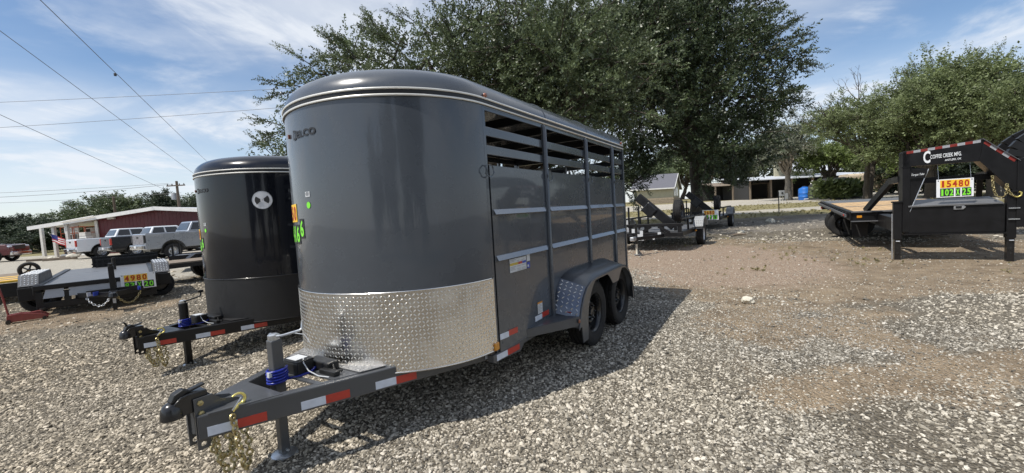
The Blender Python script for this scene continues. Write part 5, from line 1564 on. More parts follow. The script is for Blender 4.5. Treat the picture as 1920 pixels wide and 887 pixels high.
MB().span((-.35, -.1, .75), (.12, .12, 1.30)).build('cabinet', 'box_grey', mbx, bevel=.02)
MB().span((.2, -.1, .45), (.45, .12, 1.0)).build('cabinet', 'box_grey', mbx, bevel=.02)
for x in (-.25, 0, .3): MB().tube([(x, .05, -.2), (x, .05, .9)], .04, 6).build('post', 'post_white', mbx)
MB().lathe([(.01, .05), (.09, .04), (.10, 0)], 12, Matrix.Translation((-.12, -.1, 1.05)) @ Matrix.Rotation(PI/2, 4, 'X')).build('meter', 'glass_dark', mbx, smooth=40)

# net covered mound with reeds in front of it
np_ = rt(1566, 46)
mo = MB(); mo.lathe([(2.55, -.2), (2.6, .6), (2.5, 1.5), (2.0, 2.05), (1.0, 2.28), (.01, 2.3)], 24)
mo.v = [(x*(1.0 + .05*math.sin(3*math.atan2(y, x))), y*.8, z + .05*math.sin(5*x)) for x, y, z in mo.v]
mound = mo.build('covered_stack', 'net_fabric', None, smooth=60); mound.location = np_
tag(mound, 'rounded stack covered with dark netting behind the reeds', 'covered stack')
for i, (px_, Y, lab_) in enumerate(((1549, 42.8, 'tall reed clump at the left end of the netted stack'), (1566, 42.4, 'tall reed clump in front of the middle of the netted stack'), (1583, 42.9, 'tall reed clump at the right end of the netted stack'), (1601, 44.0, 'weedy clump between the netted stack and the dark tree trunks'))):
    p = rt(px_, Y); n = 130
    Pp = np.stack([rng.normal(0, .45, n), rng.normal(0, .3, n), rng.uniform(0, .9, n)], 1); Dd = np.stack([rng.normal(0, .45, n), rng.normal(0, .35, n), np.ones(n)], 1)
    o = foliage('leaves', Pp, Dd, rng.uniform(.7, 1.3, n), 5, .9, .55, 'reed_leaf', None, 40+i)
    T = empty('reed_clump', p, 0, lab_, 'reeds', 'reeds before the netted stack'); o.parent = T; tag(o, kind='stuff')

# beige livestock trailer parked by the shed
cp = rt(1634, 54)
ctr = empty('livestock_trailer', cp, R(-4), 'weathered beige livestock trailer with open slats parked behind the dark tree', 'trailer')
cl_ = 3.4
rp = []
for q in range(9): a_ = PI/2*q/8; rp.append((-1.0 - .0 + .5*(1-math.cos(a_)) , 2.35 + .45*math.sin(a_)))
prof = [(-1.0, 2.3)] + [(-1.0 + .45*(1-math.cos(PI/2*q/6)), 2.35 + .42*math.sin(PI/2*q/6)) for q in range(7)] + [(1.0 - .45*(1-math.cos(PI/2*q/6)), 2.35 + .42*math.sin(PI/2*q/6)) for q in range(6, -1, -1)] + [(1.0, 2.3)]
MB().prism(prof, -cl_, cl_, lambda a, b_, d: (d, a, b_)).build('roof', 'beige_metal', ctr, smooth=40)
MB().span((-cl_, -1.0, .45), (cl_, -.95, 1.62)).build('side_panel', 'beige_metal', ctr)
MB().span((-cl_, .95, .45), (cl_, 1.0, 2.3)).build('side_panel', 'beige_metal', ctr)
MB().span((-cl_, -.95, .45), (-cl_+.05, .95, 2.3)).build('front_panel', 'beige_metal', ctr)
MB().span((-cl_, -1.0, 1.66), (-.9, -.95, 2.3)).build('side_panel', 'beige_metal', ctr)
for z in (1.78, 1.98, 2.18): MB().span((-.9, -1.0, z-.05), (cl_, -.96, z+.04)).build('slat', 'beige_metal', ctr)
for x in (-.9, .6, 2.0, cl_-.05): MB().span((x-.05, -1.03, .45), (x+.05, -.99, 2.3)).build('post', 'beige_metal', ctr)
MB().span((-2.9, -1.02, .75), (-2.2, -1.0, 1.15)).build('vent_panel', 'brown_lens', ctr)
MB().span((-1.6, -1.02, .55), (-1.0, -1.0, 1.5)).build('door', 'beige_metal', ctr, bevel=.02)
for x in (.9, 1.75):
    make_wheel(ctr, (x, -.93, .36), .36, .22, -1, 'box_grey', seg=20)
MB().span((-cl_-1.2, -.08, .40), (cl_, .08, .5)).build('drawbar', 'black_steel', ctr)

# ------------------------------------------------------------------ price signs
def price_sign(org, ex, ez, wd, ht, l1, l2, label, tile1='sign_yellow', t1='sign_red', t2='lime'):
    """board whose lower left corner is org, spanned by unit vectors ex (right) and ez (up)"""
    ex = Vector(ex).normalized(); ez = Vector(ez).normalized(); n_ = ex.cross(ez)
    T = empty('price_sign', org, 0, label, 'sign', 'price signs hung on trailers')
    P = lambda x, y, d=0: ex*x + ez*y + n_*d
    b = MB(); b.add([P(0, 0), P(wd, 0), P(wd, ht), P(0, ht), P(0, 0, -.006), P(wd, 0, -.006), P(wd, ht, -.006), P(0, ht, -.006)], [(0, 1, 2, 3), (7, 6, 5, 4), (0, 4, 5, 1), (1, 5, 6, 2), (2, 6, 7, 3), (3, 7, 4, 0)])
    bo_ = b.build('board', 'sign_white', T)
    k = len(l1); cw = wd*.80/5; x0 = wd*.10
    for i, ch in enumerate(l1):
        x = x0 + cw*i*(1.0 if k == 5 else 1.05)
        tl = MB().add([P(x, ht*.52, .003), P(x+cw*.99, ht*.52, .003), P(x+cw*.99, ht*.95, .003), P(x, ht*.95, .003)], [(0, 1, 2, 3)]).build('price_tile', tile1, bo_)
        text_on(ch, ht*.36, cw*(.42 if ch == '1' else .78), lambda a, c, x=x, o_=(.28 if ch == '1' else .1): P(x + cw*o_ + a, ht*.555 + c, .005), 'digit', t1, tl, .03)
    parts = l2.split(' ')
    tot = sum(len(q) for q in parts) + .35*(len(parts)-1)
    cw2 = wd*.84/tot; x = wd*.10
    for q in parts:
        for ch in q:
            tl = MB().add([P(x, ht*.05, .003), P(x+cw2*.99, ht*.05, .003), P(x+cw2*.99, ht*.49, .003), P(x, ht*.49, .003)], [(0, 1, 2, 3)]).build('size_tile', 'ink', bo_)
            text_on(ch, ht*.36, cw2*(.45 if ch == '1' else .80), lambda a, c, x=x, o_=(.26 if ch == '1' else .08): P(x + cw2*o_ + a, ht*.09 + c, .005), 'digit', t2, tl, .03)
            x += cw2
        x += cw2*.35
    for x in (wd*.05, wd*.95): MB().add([P(x-.008, ht*.90, .004), P(x+.008, ht*.90, .004), P(x+.008, ht*.95, .004), P(x-.008, ht*.95, .004)], [(0, 1, 2, 3)]).build('grommet', 'ink', bo_)
    return T
# ------------------------------------------------------------------ black equipment flatbed with the 4980 sign
e = Vector((.74, .67, 0)).normalized(); a_ax = Vector((-e.y, e.x, 0))
FO = Vector((-9.60, 8.28, -.12))
FZ = math.atan2(e.y, e.x)
flat = empty('flatbed_trailer', FO, FZ, 'black steel flatbed trailer with tread plate fenders carrying the orange and green price sign', 'trailer')
FW, FL, DZ = 1.80, 5.4, .64
MB().span((.06, .0, DZ-.05), (FW-.06, FL, DZ)).build('deck', 'steel_deck', flat)
MB().span((-.04, -.05, DZ-.07), (FW+.04, .05, DZ+.02)).build('front_rail', 'black_frame', flat, bevel=.008)
for x in (0, FW): MB().span((x-.06, .05, DZ-.16), (x+.06, FL, DZ+.03)).build('side_rail', 'black_frame', flat, bevel=.008)
MB().span((-.02, -.03, DZ-.46), (FW+.02, .06, DZ-.33)).build('lower_rail', 'black_frame', flat, bevel=.008)
for x in (.03, .42, 1.12, 1.52, FW-.03): MB().span((x-.05, -.04, DZ-.34), (x+.05, .05, DZ-.12)).build('upright', 'black_frame', flat)
MB().add([(.45, -.06, DZ-.25), (1.10, -.06, DZ-.25), (1.10, -.02, DZ-.075), (.45, -.02, DZ-.075)], [(0, 1, 2, 3)]).build('slope_plate', 'sky_sheen_plate', flat, solid=.01)
MB().add([(.08, -.06, DZ-.25), (.38, -.06, DZ-.25), (.38, -.02, DZ-.075), (.13, -.02, DZ-.075)], [(0, 1, 2, 3)]).build('slope_plate', 'sky_sheen_plate', flat, solid=.01)
MB().add([(1.56, -.06, DZ-.25), (FW-.05, -.06, DZ-.25), (FW-.10, -.02, DZ-.075), (1.56, -.02, DZ-.075)], [(0, 1, 2, 3)]).build('slope_plate', 'sky_sheen_plate', flat, solid=.01)
MB().add([(1.17, -.06, DZ-.25), (1.48, -.06, DZ-.25), (1.48, -.02, DZ-.075), (1.17, -.02, DZ-.075)], [(0, 1, 2, 3)]).build('slope_plate', 'sky_sheen_plate', flat, solid=.01)
for i in range(6): MB().span((.1, .6+i*.85, DZ-.16), (FW-.1, .68+i*.85, DZ-.06)).build('cross_member', 'black_frame', flat)
for x, d_ in ((-.16, -1), (FW+.16, 1)):
    fb_ = MB(); fb_.span((x-.15, .42, .34), (x+.15, .47, DZ-.03)); fb_.prism([(.5, DZ-.02), (.68, DZ+.22), (2.3, DZ+.22), (2.5, DZ-.02)], x-.15, x+.15, lambda a, b_, d: (d, a, b_)); fo_ = fb_.build('fender', 'black_frame', flat, bevel=.01)
    tpl = MB().add([(x-.14, .495, DZ-.0), (x+.14, .495, DZ-.0), (x+.14, .675, DZ+.226), (x-.14, .675, DZ+.226), (x-.14, 2.3, DZ+.226), (x+.14, 2.3, DZ+.226)], [(0, 1, 2, 3), (3, 2, 5, 4)]).build('tread_plate', 'steel_deck', fo_)
    def ft_(s, z, x=x):
        if s < .29: k_ = s/.29; return Vector((x+z, .493+.18*k_, DZ+.002+.226*k_)), Vector((0, -.78, .62)), Vector((0, .62, .78))
        return Vector((x+z, .675+s-.29, DZ+.229)), Vector((0, 0, 1)), Vector((0, 1, 0))
    tag(lozenges(ft_, .02, 2.0, -.13, .13, .05, (.038, .013, .004)).build('tread', 'tread_aluminium' if False else 'zinc', fo_, fix=False), kind='stuff')
    for y in (1.2, 1.9): make_wheel(flat, (x - d_*.05, y, .30), .30, .2, d_, 'black_steel', seg=20)
apx = -.62
for s_, x in ((-1, .55), (1, 1.70)): MB().bar((1.125 + s_*.03, apx, DZ-.27), (x, .0, DZ-.27), .06, .10).build('tongue_beam', 'black_frame', flat, bevel=.005)
MB().span((.72, apx+.22, DZ-.25), (1.5, apx+.29, DZ-.17)).build('tongue_tie', 'black_frame', flat)
MB().box((.78, -.40, DZ-.235), (.16, .01, .08), Matrix.Rotation(.9, 3, 'Z')).build('label', 'white_label', flat)
MB().box((.86, -.47, DZ-.235), (.12, .01, .08), Matrix.Rotation(.9, 3, 'Z')).build('label', 'blue_print', flat)
MB().box((1.50, -.30, DZ-.235), (.16, .01, .08), Matrix.Rotation(-.9, 3, 'Z')).build('label', 'blue_print', flat)
cpb = MB(); cpb.span((1.06, apx-.26, DZ-.33), (1.19, apx+.1, DZ-.20)); cpb.lathe([(.01, .05), (.06, .03), (.075, -.04), (.07, -.07)], 12, Matrix.Translation((1.125, apx-.30, DZ-.25))); cpb.build('coupler', 'black_steel', flat, bevel=.01)
jk = MB().box((1.125, apx+.10, DZ+.0), (.09, .09, .62)).build('jack_tube', 'black_frame', flat, bevel=.008)
MB().box((1.125, apx+.10, .20), (.065, .065, .46)).build('jack_leg', 'black_frame', jk)
MB().box((1.125, apx+.064, .22), (.05, .006, .10)).build('label', 'white_label', jk)
MB().box((1.125, apx+.10, DZ+.34), (.07, .07, .06)).build('jack_cap', 'black_steel', jk, bevel=.01)
chain_links(catenary((.72, apx+.12, DZ-.30), (1.07, apx-.05, DZ-.33), .17), .055, .007).build('safety_chain', 'zinc', flat, smooth=60)
chain_links(catenary((1.18, apx-.05, DZ-.33), (1.55, apx+.26, DZ-.30), .19), .055, .007).build('safety_chain', 'gold_zinc', flat, smooth=60)
# folded ramps standing beyond the deck
for k, yy_ in enumerate((FL-.25, FL+.05)):
    x0r, x1r = .60 - .1*k, FW + .25
    rm = MB(); rm.span((x0r, yy_-.03, DZ+.20+.07*k), (x1r, yy_+.03, DZ+.25+.07*k)); rm.span((x0r, yy_-.03, DZ-.05), (x1r, yy_+.03, DZ+.02)); rm.span((x0r, yy_-.03, DZ+.08), (x1r, yy_-.005, DZ+.12))
    for i in range(12): x = x0r + .04 + i*(x1r-x0r-.08)/11; rm.span((x-.02, yy_-.025, DZ+.02), (x+.02, yy_+.025, DZ+.20+.07*k))
    rm.span((x0r+.02, yy_+.026, DZ-.04), (x1r-.02, yy_+.034, DZ+.22+.07*k))
    rm.build('ramp', 'black_frame', flat)
sgo = FO + e*1.24 + a_ax*(-.16) + Vector((0, 0, DZ-.27))
price_sign(sgo, e, (0, 0, 1), .58, .34, '4980', '83 X 20', 'white price sign reading 4980 over 83 X 20 on the flatbed')

# left neighbour: trailer with yellow boards, spare wheel, red floor jack
yo = Vector((-13.75, 9.75, g(-13.75, 9.75)))
yt_ = empty('flatbed_trailer', yo, FZ + .12, 'black trailer with yellow edged deck boards cut off by the left edge', 'trailer')
for i in range(9): MB().span((.0, .10+i*.42, .52), (1.62, .10+i*.42+.39, .575)).build('board', 'yellow_paint' if i in (0, 2, 4) else 'weathered_wood', yt_, bevel=.006)
MB().span((-.2, .0, .16), (1.7, .08, .515)).build('front_panel', 'black_frame', yt_, bevel=.01)
for x in (-.1, 1.68): MB().span((x-.05, .08, .36), (x+.05, 4.0, .515)).build('side_rail', 'black_frame', yt_)
for x in (.35, 1.5): MB().span((x-.03, -.03, .2), (x+.03, -.002, .50)).build('upright', 'zinc', yt_)
for y in (1.6, 2.5): make_wheel(yt_, (1.50, y, .26), .26, .22, 1, 'black_steel', seg=20)
swp = yo + e*1.42 + a_ax*.9 + Vector((0, 0, .58))
sw = empty('spare_wheel', swp + Vector((0, 0, .0)), FZ, 'black spoked spare wheel standing on the yellow edged trailer deck', 'wheel')
sw.scale = (.72, .72, .72)
tb_ = MB(); tb_.tube([(.24*math.cos(2*PI*q/28), 0, .27+.24*math.sin(2*PI*q/28)) for q in range(28)], .065, 8, closed=True); tb_.build('tire', 'rubber', sw, smooth=60)
for k in range(5):
    a_ = 2*PI*k/5; MB().bar((.03*math.cos(a_), 0, .27+.03*math.sin(a_)), (.2*math.cos(a_), 0, .27+.2*math.sin(a_)), .05, .05, (0, 1, 0)).build('spoke', 'black_steel', sw)
MB().lathe([(.01, .05), (.06, .04), (.06, -.04), (.01, -.05)], 12, Matrix.Translation((0, 0, .27)) @ Matrix.Rotation(PI/2, 4, 'X')).build('hub', 'black_steel', sw)
rj0 = FO - e*.30 - a_ax*.22; rj0.z = g(rj0.x, rj0.y)
rj = empty('floor_jack', rj0, FZ, 'red trolley floor jack with its long handle raised beside the flatbed', 'jack')
rj.scale = (.58, .58, .80)
fj = MB(); fj.prism([(-.15, .05), (.72, .05), (.80, .10), (.70, .17), (.15, .24), (-.12, .22)], -.17, -.12); fj.prism([(-.15, .05), (.72, .05), (.80, .10), (.70, .17), (.15, .24), (-.12, .22)], .12, .17); fj.span((-.1, -.12, .06), (.1, .12, .2)); fj.build('frame', 'red_tool', rj, bevel=.01)
MB().bar((.05, 0, .17), (.66, 0, .21), .12, .07).build('lift_arm', 'red_tool', rj, bevel=.01)
MB().lathe([(.01, .04), (.07, .04), (.07, 0), (.01, 0)], 12, Matrix.Translation((.66, 0, .24))).build('saddle', 'black_steel', rj)
for x, r_ in ((-.1, .06), (.70, .05)):
    for y in (-.2, .2): MB().lathe([(.005, .025), (r_, .025), (r_, -.025), (.005, -.025)], 12, Matrix.Translation((x, y, r_)) @ Matrix.Rotation(PI/2, 4, 'X')).build('roller', 'black_steel', rj)
MB().tube([(-.1, 0, .18), (-.17, .02, .6), (-.36, .05, 1.45)], .028, 8).build('handle', 'red_tool', rj, smooth=60)

# trailer with twin wheels between the flatbed and the black stock trailer
to = Vector((-9.75, 13.6, g(-9.75, 13.6)))
tw = empty('equipment_trailer', to, PI/2 - R(32), 'dark trailer with a rounded fender over twin wheels left of the black stock trailer', 'trailer')
for x in (.0, .86):
    make_wheel(tw, (x, .95, .36), .36, .24, 1, 'black_steel', seg=24); make_wheel(tw, (x, -.95, .36), .36, .24, -1, 'black_steel', seg=24)
for s_ in (-1, 1):
    MB().prism([(-.50, .50), (-.42, .68), (-.25, .80), (1.1, .80), (1.28, .68), (1.36, .50), (1.30, .50), (1.2, .66), (1.05, .76), (-.2, .76), (-.36, .66), (-.44, .50)], s_*.82, s_*1.12).build('fender', 'black_frame', tw, bevel=.01)
for s_ in (-1, 1): MB().span((-1.6, s_*.74-.04, .50), (3.2, s_*.74+.04, .62)).build('side_rail', 'black_frame', tw)
for x in (-1.6, -.5, .6, 1.7, 2.8, 3.2): MB().span((x-.04, -.74, .52), (x+.04, .74, .60)).build('cross_member', 'black_frame', tw)
MB().span((-1.5, -.74, .62), (3.2, .74, .66)).build('deck', 'weathered_wood', tw)
for s_ in (-1, 1): MB().bar((-2.9, s_*.05, .54), (-1.6, s_*.6, .54), .06, .1).build('tongue_beam', 'black_frame', tw)
MB().box((-2.95, 0, .56), (.3, .12, .12)).build('coupler', 'black_steel', tw, bevel=.02)
MB().tube([(-2.5, 0, .0), (-2.5, 0, .95)], .045, 8).build('jack_tube', 'black_steel', tw)
lo_ = Vector((-11.6, 17.3, g(-11.6, 17.3)))
lw_ = empty('utility_trailer', lo_, PI/2 - R(58), 'low dark utility trailer with red reflectors in front of the silver pickup', 'trailer')
MB().span((-2.0, -.8, .52), (1.2, .8, .58)).build('deck', 'steel_deck', lw_)
for s_ in (-1, 1):
    MB().span((-2.0, s_*.84-.04, .46), (1.2, s_*.84+.04, .62)).build('side_rail', 'black_frame', lw_)
    make_wheel(lw_, (-.4, s_*1.0, .3), .3, .18, s_, 'black_steel', seg=20)
    MB().span((-.85, s_*1.02-.14, .66), (.05, s_*1.02+.14, .70)).build('fender', 'steel_deck', lw_)
MB().span((-2.04, -.84, .44), (-1.98, .84, .62)).build('rear_rail', 'black_frame', lw_)
for y in (-.6, .6): MB().box((-2.05, y, .53), (.02, .25, .07)).build('tail_light', 'red_reflective', lw_)
MB().bar((1.2, 0, .5), (2.4, 0, .5), .08, .08).build('drawbar', 'black_frame', lw_)
for x in (-1.9, 1.1):
    for s_ in (-1, 1): MB().span((x-.03, s_*.84-.03, .6), (x+.03, s_*.84+.03, 1.05)).build('stake', 'zinc' if x > 0 else 'black_frame', lw_)

# ------------------------------------------------------------------ two small utility trailers under the oak
def util_trailer(loc, az, label, near, jack_h=.62):
    T = empty('utility_trailer', loc, PI/2 - R(az), label, 'trailer', None)
    L_, hw_, dz = 3.7, .98, .55
    for i in range(9):
        y0 = -hw_+.05 + i*(2*hw_-.1)/9
        MB().span((.05, y0+.006, dz-.04), (L_, y0+(2*hw_-.1)/9-.006, dz)).build('plank', 'steel_deck', T)
    for s_ in (-1, 1):
        MB().span((0, s_*hw_-.04, dz-.12), (L_, s_*hw_+.04, dz)).build('frame_rail', 'black_frame', T, bevel=.005)
        MB().tube([(0, s_*hw_, dz+.36), (L_, s_*hw_, dz+.36)], .028, 8).build('top_rail', 'black_frame', T, smooth=60)
        for x in (.9, 2.7, L_): MB().span((x-.025, s_*hw_-.025, dz), (x+.025, s_*hw_+.025, dz+.35)).build('upright', 'black_frame', T)
    MB().span((-.05, -hw_-.04, dz+.16), (.05, hw_+.04, dz+.24)).build('front_rail', 'black_frame', T, bevel=.006)
    MB().span((-.05, -hw_-.04, dz-.14), (.05, hw_+.04, dz-.02)).build('front_beam', 'black_frame', T, bevel=.006)
    for y in (-.93, -.45, 0, .45, .93): MB().span((-.04, y-.05, dz-.02), (.04, y+.05, dz+.16)).build('upright', 'black_frame', T)
    for s_ in (-1, 1): MB().bar((-.04, s_*.10-.25, dz+.16), (-.04, s_*.42-.25, dz-.02), .04, .07).build('brace', 'black_frame', T)
    for s_ in (-1, 1): MB().bar((-1.15, s_*.03, dz-.10), (.3, s_*.62, dz-.10), .06, .09).build('tongue_beam', 'black_frame', T, bevel=.004)
    MB().box((-1.25, 0, dz-.09), (.26, .11, .11)).build('coupler', 'zinc', T, bevel=.02)
    jk = MB().tube([(-.98, .0, .30), (-.98, 0, dz+.30)], .036, 10).build('jack_tube', 'black_steel', T, smooth=40)
    MB().tube([(-.98, .0, -.0), (-.98, 0, .32)], .028, 10).build('jack_leg', 'pale_rock', jk, smooth=40)
    MB().box((-.98, 0, .01), (.14, .14, .02)).build('foot_plate', 'zinc', jk)
    for s_ in (-1, 1):
        make_wheel(T, (1.9, s_*1.16, .335), .335, .205, s_, 'white_label', seg=28)
        MB().prism([(1.42, .60), (1.55, .80), (1.78, .90), (2.02, .90), (2.25, .80), (2.38, .60), (2.34, .60), (2.22, .77), (2.0, .865), (1.80, .865), (1.58, .77), (1.46, .60)], s_*1.02, s_*1.30).build('fender', 'box_grey', T, bevel=.006)
        tr = MB()
        tr = lozenges(lambda s, z: (Vector((1.42 + s*.545, z, .603 + s*.84)), Vector((-.84, 0, .545)), Vector((.545, 0, .84))), .01, .23, s_*1.16-.13, s_*1.16+.13, .05, (.038, .014, .004)).build('tread', 'ink', T, fix=False); tag(tr, kind='stuff')
        MB().box((1.43, s_*1.16, .55), (.03, .26, .02)).build('step', 'steel_deck', T)
        MB().lathe([(.01, .02), (.03, .01), (.03, 0)], 10, Matrix.Translation((1.40, s_*1.1, .48)) @ Matrix.Rotation(-PI/2, 4, 'Y')).build('side_marker', 'amber', T)
    # spare wheel on an upright and a slanted gate arm
    make_wheel(T, (.55, -.80, 1.13), .32, .21, -1, 'black_steel', name='spare_wheel', seg=24)
    MB().span((.50, -.74, dz), (.60, -.66, 1.15)).build('spare_post', 'black_frame', T)
    MB().bar((.75, -.62, dz+.10), (.75, .45, 1.62), .12, .26).build('gate_arm', 'black_frame', T, bevel=.02)
    MB().bar((.75, -.05, 1.05), (.75, .22, 1.32), .2, .34).build('arm_clamp', 'black_steel', T, bevel=.03)
    for y in (.60, .93): MB().span((L_*.35-.025, y-.025, dz), (L_*.35+.025, y+.025, 1.30)).build('gate_bar', 'black_frame', T)
    if near:
        for x_, z_, w_, h_, m_ in ((.37, dz+.05, .09, .12, 'white_label'), (.13, dz+.0, .09, .10, 'white_label'), (.17, dz-.10, .16, .10, 'white_label'), (.55, dz+.08, .10, .12, 'grey_print'), (-.38, dz-.04, .09, .08, 'white_label'), (.62, dz-.06, .07, .06, 'sign_white')):
            MB().box((-.058, x_, z_), (.006, w_, h_)).build('label', m_, T)
        lp_ = MB().box((-.062, .17, dz-.21), (.006, .24, .075)).build('plate', 'black_plastic', T)
        text_on('TEXAS', .05, .20, lambda a, c: Vector((-.067, .27-a, dz-.237+c)), 'lettering', 'sign_white', lp_, .02)
        MB().lathe([(.01, .01), (.03, .01), (.03, 0)], 10, Matrix.Translation((-.06, -.22, dz-.19)) @ Matrix.Rotation(-PI/2, 4, 'Y')).build('side_marker', 'white_label', T)
        b_ = MB().tube([(-.07, .78, dz+.12), (-.10, .82, dz+.06), (-.08, .80, dz-.0)], .04, 8).build('plug', 'white_label', T, smooth=60)
    return T
o1 = Vector((3.95, 12.15, g(3.95, 12.15)))
util_trailer(o1, 34, 'black utility trailer with spare wheel and TEXAS plate just behind the charcoal trailer', True)
o2 = Vector((8.0, 18.0, g(8.0, 18.0)))
util_trailer(o2, 34, 'second black utility trailer with a price sign farther under the big oak', False)
u2 = Vector((math.sin(R(34)), math.cos(R(34)), 0)); rgt = Vector((math.cos(R(34)), -math.sin(R(34)), 0))
price_sign(o2 + rgt*.30 - u2*.09 + Vector((0, 0, .42)), rgt, (0, 0, 1), .62, .42, '2680', '77 X 12', 'white price sign reading 2680 over 77 X 12 on the second utility trailer')

# ------------------------------------------------------------------ the black gooseneck flatbed on the right
GO = Vector((7.79, 8.36, -.01))
GE = Vector((.844, -.536, 0)).normalized()
goose = empty('gooseneck_trailer', GO, math.atan2(GE.y, GE.x), 'black gooseneck flatbed trailer with wooden deck and lettered neck frame', 'trailer', None, rx=R(1.5))
K = 'black_frame'
for x, nm in ((.006, 'l'), (1.55, 'r')):
    zt_ = 1.20 if x < 1 else 1.30
    jk = MB().box((x, .06, (zt_+.46)/2), (.125, .125, zt_-.46)).build('landing_leg', K, goose, bevel=.008)
    MB().box((x, .06, .26), (.095, .095, .52)).build('inner_leg', 'black_steel', jk)
    MB().box((x, .06, .012), (.2, .2, .02)).build('foot_plate', 'black_steel', jk)
    for z in (.18, .28, .38): MB().lathe([(.001, .004), (.012, .004), (.012, 0)], 8, Matrix.Translation((x, .011, z)) @ Matrix.Rotation(PI/2, 4, 'X')).build('pin_hole', 'interior_dark', jk)
    MB().tube([(x-.03, -.012, .42), (x+.03, -.012, .42)], .010, 6).build('pin', 'zinc', jk)
    MB().box((x, .06, zt_+.01), (.16, .16, .03)).build('leg_cap', K, jk, bevel=.005)
MB().tube([(-.075, .02, .05), (-.075, .02, .98)], .012, 6).build('pull_rod', 'zinc', goose)
# toolbox between the legs
tb = MB().prism([(.118, .575), (1.47, .575), (1.47, 1.09), (.118, 1.09)], .01, .62).build('toolbox', K, goose, bevel=.006)
lid = MB().add([(.16, -.02, 1.095), (1.44, -.02, 1.095), (1.44, .60, 1.185), (.16, .60, 1.185), (.16, -.02, 1.125), (1.44, -.02, 1.125), (1.44, .60, 1.215), (.16, .60, 1.215)], [(3, 2, 1, 0), (4, 5, 6, 7), (0, 1, 5, 4), (1, 2, 6, 5), (2, 3, 7, 6), (3, 0, 4, 7)]).build('toolbox_lid', 'steel_deck', tb, bevel=.004)
MB().prism([(.80, 1.02), (.93, 1.02), (.965, 1.062), (.93, 1.10), (.80, 1.10)], -.012, .008).build('latch', 'zinc', tb, bevel=.004)
MB().span((.825, -.016, 1.038), (.905, -.013, 1.082)).build('latch_recess', 'black_steel', tb)
MB().span((.10, -.03, .545), (1.49, .60, .573)).build('bottom_flange', K, goose)
# riser with gusset, lettered neck beam and the sloping end
MB().span((.075, .0, .60), (.185, .32, 2.18)).build('riser', K, goose, bevel=.006)
MB().span((.06, -.012, 1.885), (.20, .33, 1.90)).build('riser_flange', K, goose)
MB().prism([(.187, 1.888), (.455, 1.835), (.19, 1.02)], .03, .045).build('gusset', K, goose)
MB().tube([(.455, .02, 1.83), (.186, .015, 1.0)], .008, 6).build('brace_rod', 'zinc', goose)
nb_ = MB().prism([(.08, 1.90), (1.13, 1.90), (1.173, 2.298), (.08, 2.20)], .0, .30).build('neck_beam', K, goose, bevel=.006)
for i in range(10):
    xa_, xb_ = .13 + i*.101, .13 + (i+1)*.101
    zf = lambda x: 2.20 + (x-.08)*.0897
    MB().add([(xa_, -.003, zf(xa_)-.055), (xb_, -.003, zf(xb_)-.055), (xb_, -.003, zf(xb_)-.006), (xa_, -.003, zf(xa_)-.006)], [(0, 1, 2, 3)]).build('reflective_tape', 'worn_red_tape' if i % 2 == 0 else 'worn_white_tape', nb_, solid=.002)
sb_ = MB().prism([(1.132, 1.90), (1.176, 2.297), (1.64, 1.845), (1.66, 1.25), (1.56, 1.318)], .0, .30).build('neck_slope', K, goose, bevel=.004)
MB().add([(1.16, -.03, 2.312), (1.63, -.03, 1.858), (1.66, .34, 1.858), (1.19, .34, 2.312), (1.16, -.03, 2.300), (1.63, -.03, 1.846), (1.66, .34, 1.846), (1.19, .34, 2.300)], [(0, 1, 2, 3), (7, 6, 5, 4), (0, 4, 5, 1), (1, 5, 6, 2), (2, 6, 7, 3), (3, 7, 4, 0)]).build('top_plate', 'steel_deck', sb_)
for i in range(5):
    k0, k1 = .06+.17*i, .06+.17*(i+1)
    q0_ = Vector((1.176, -.004, 2.292)).lerp(Vector((1.63, -.004, 1.842)), k0); q1_ = Vector((1.176, -.004, 2.292)).lerp(Vector((1.63, -.004, 1.842)), k1)
    MB().add([q0_ + Vector((-.03, 0, -.045)), q1_ + Vector((-.03, 0, -.045)), q1_, q0_], [(0, 1, 2, 3)]).build('reflective_tape', 'worn_red_tape' if i % 2 == 0 else 'worn_white_tape', sb_, solid=.002)
MB().span((1.60, -.02, .66), (1.78, .20, 1.90)).build('coupler_tube', K, goose, bevel=.01)
for z in (.80, 1.0): MB().span((1.50, -.035, z), (1.64, .0, z+.018)).build('tube_band', 'zinc', goose)
chain_links([(1.29, -.02, 1.62), (1.30, -.03, 1.42), (1.33, -.03, 1.27), (1.38, -.03, 1.205), (1.44, -.03, 1.22), (1.47, -.03, 1.30), (1.455, -.03, 1.44)], .055, .0078).build('safety_chain', 'gold_zinc', goose, smooth=60)
chain_links([(1.47, -.02, 1.46), (1.49, -.03, 1.33), (1.53, -.03, 1.25), (1.57, -.03, 1.22)], .055, .0078).build('safety_chain', 'gold_zinc', goose, smooth=60)
MB().tube([(1.56, -.03, 1.225), (1.60, -.03, 1.205), (1.645, -.03, 1.23), (1.65, -.03, 1.285), (1.62, -.03, 1.30)], .013, 8).build('chain_hook', 'gold_hook', goose, smooth=60)
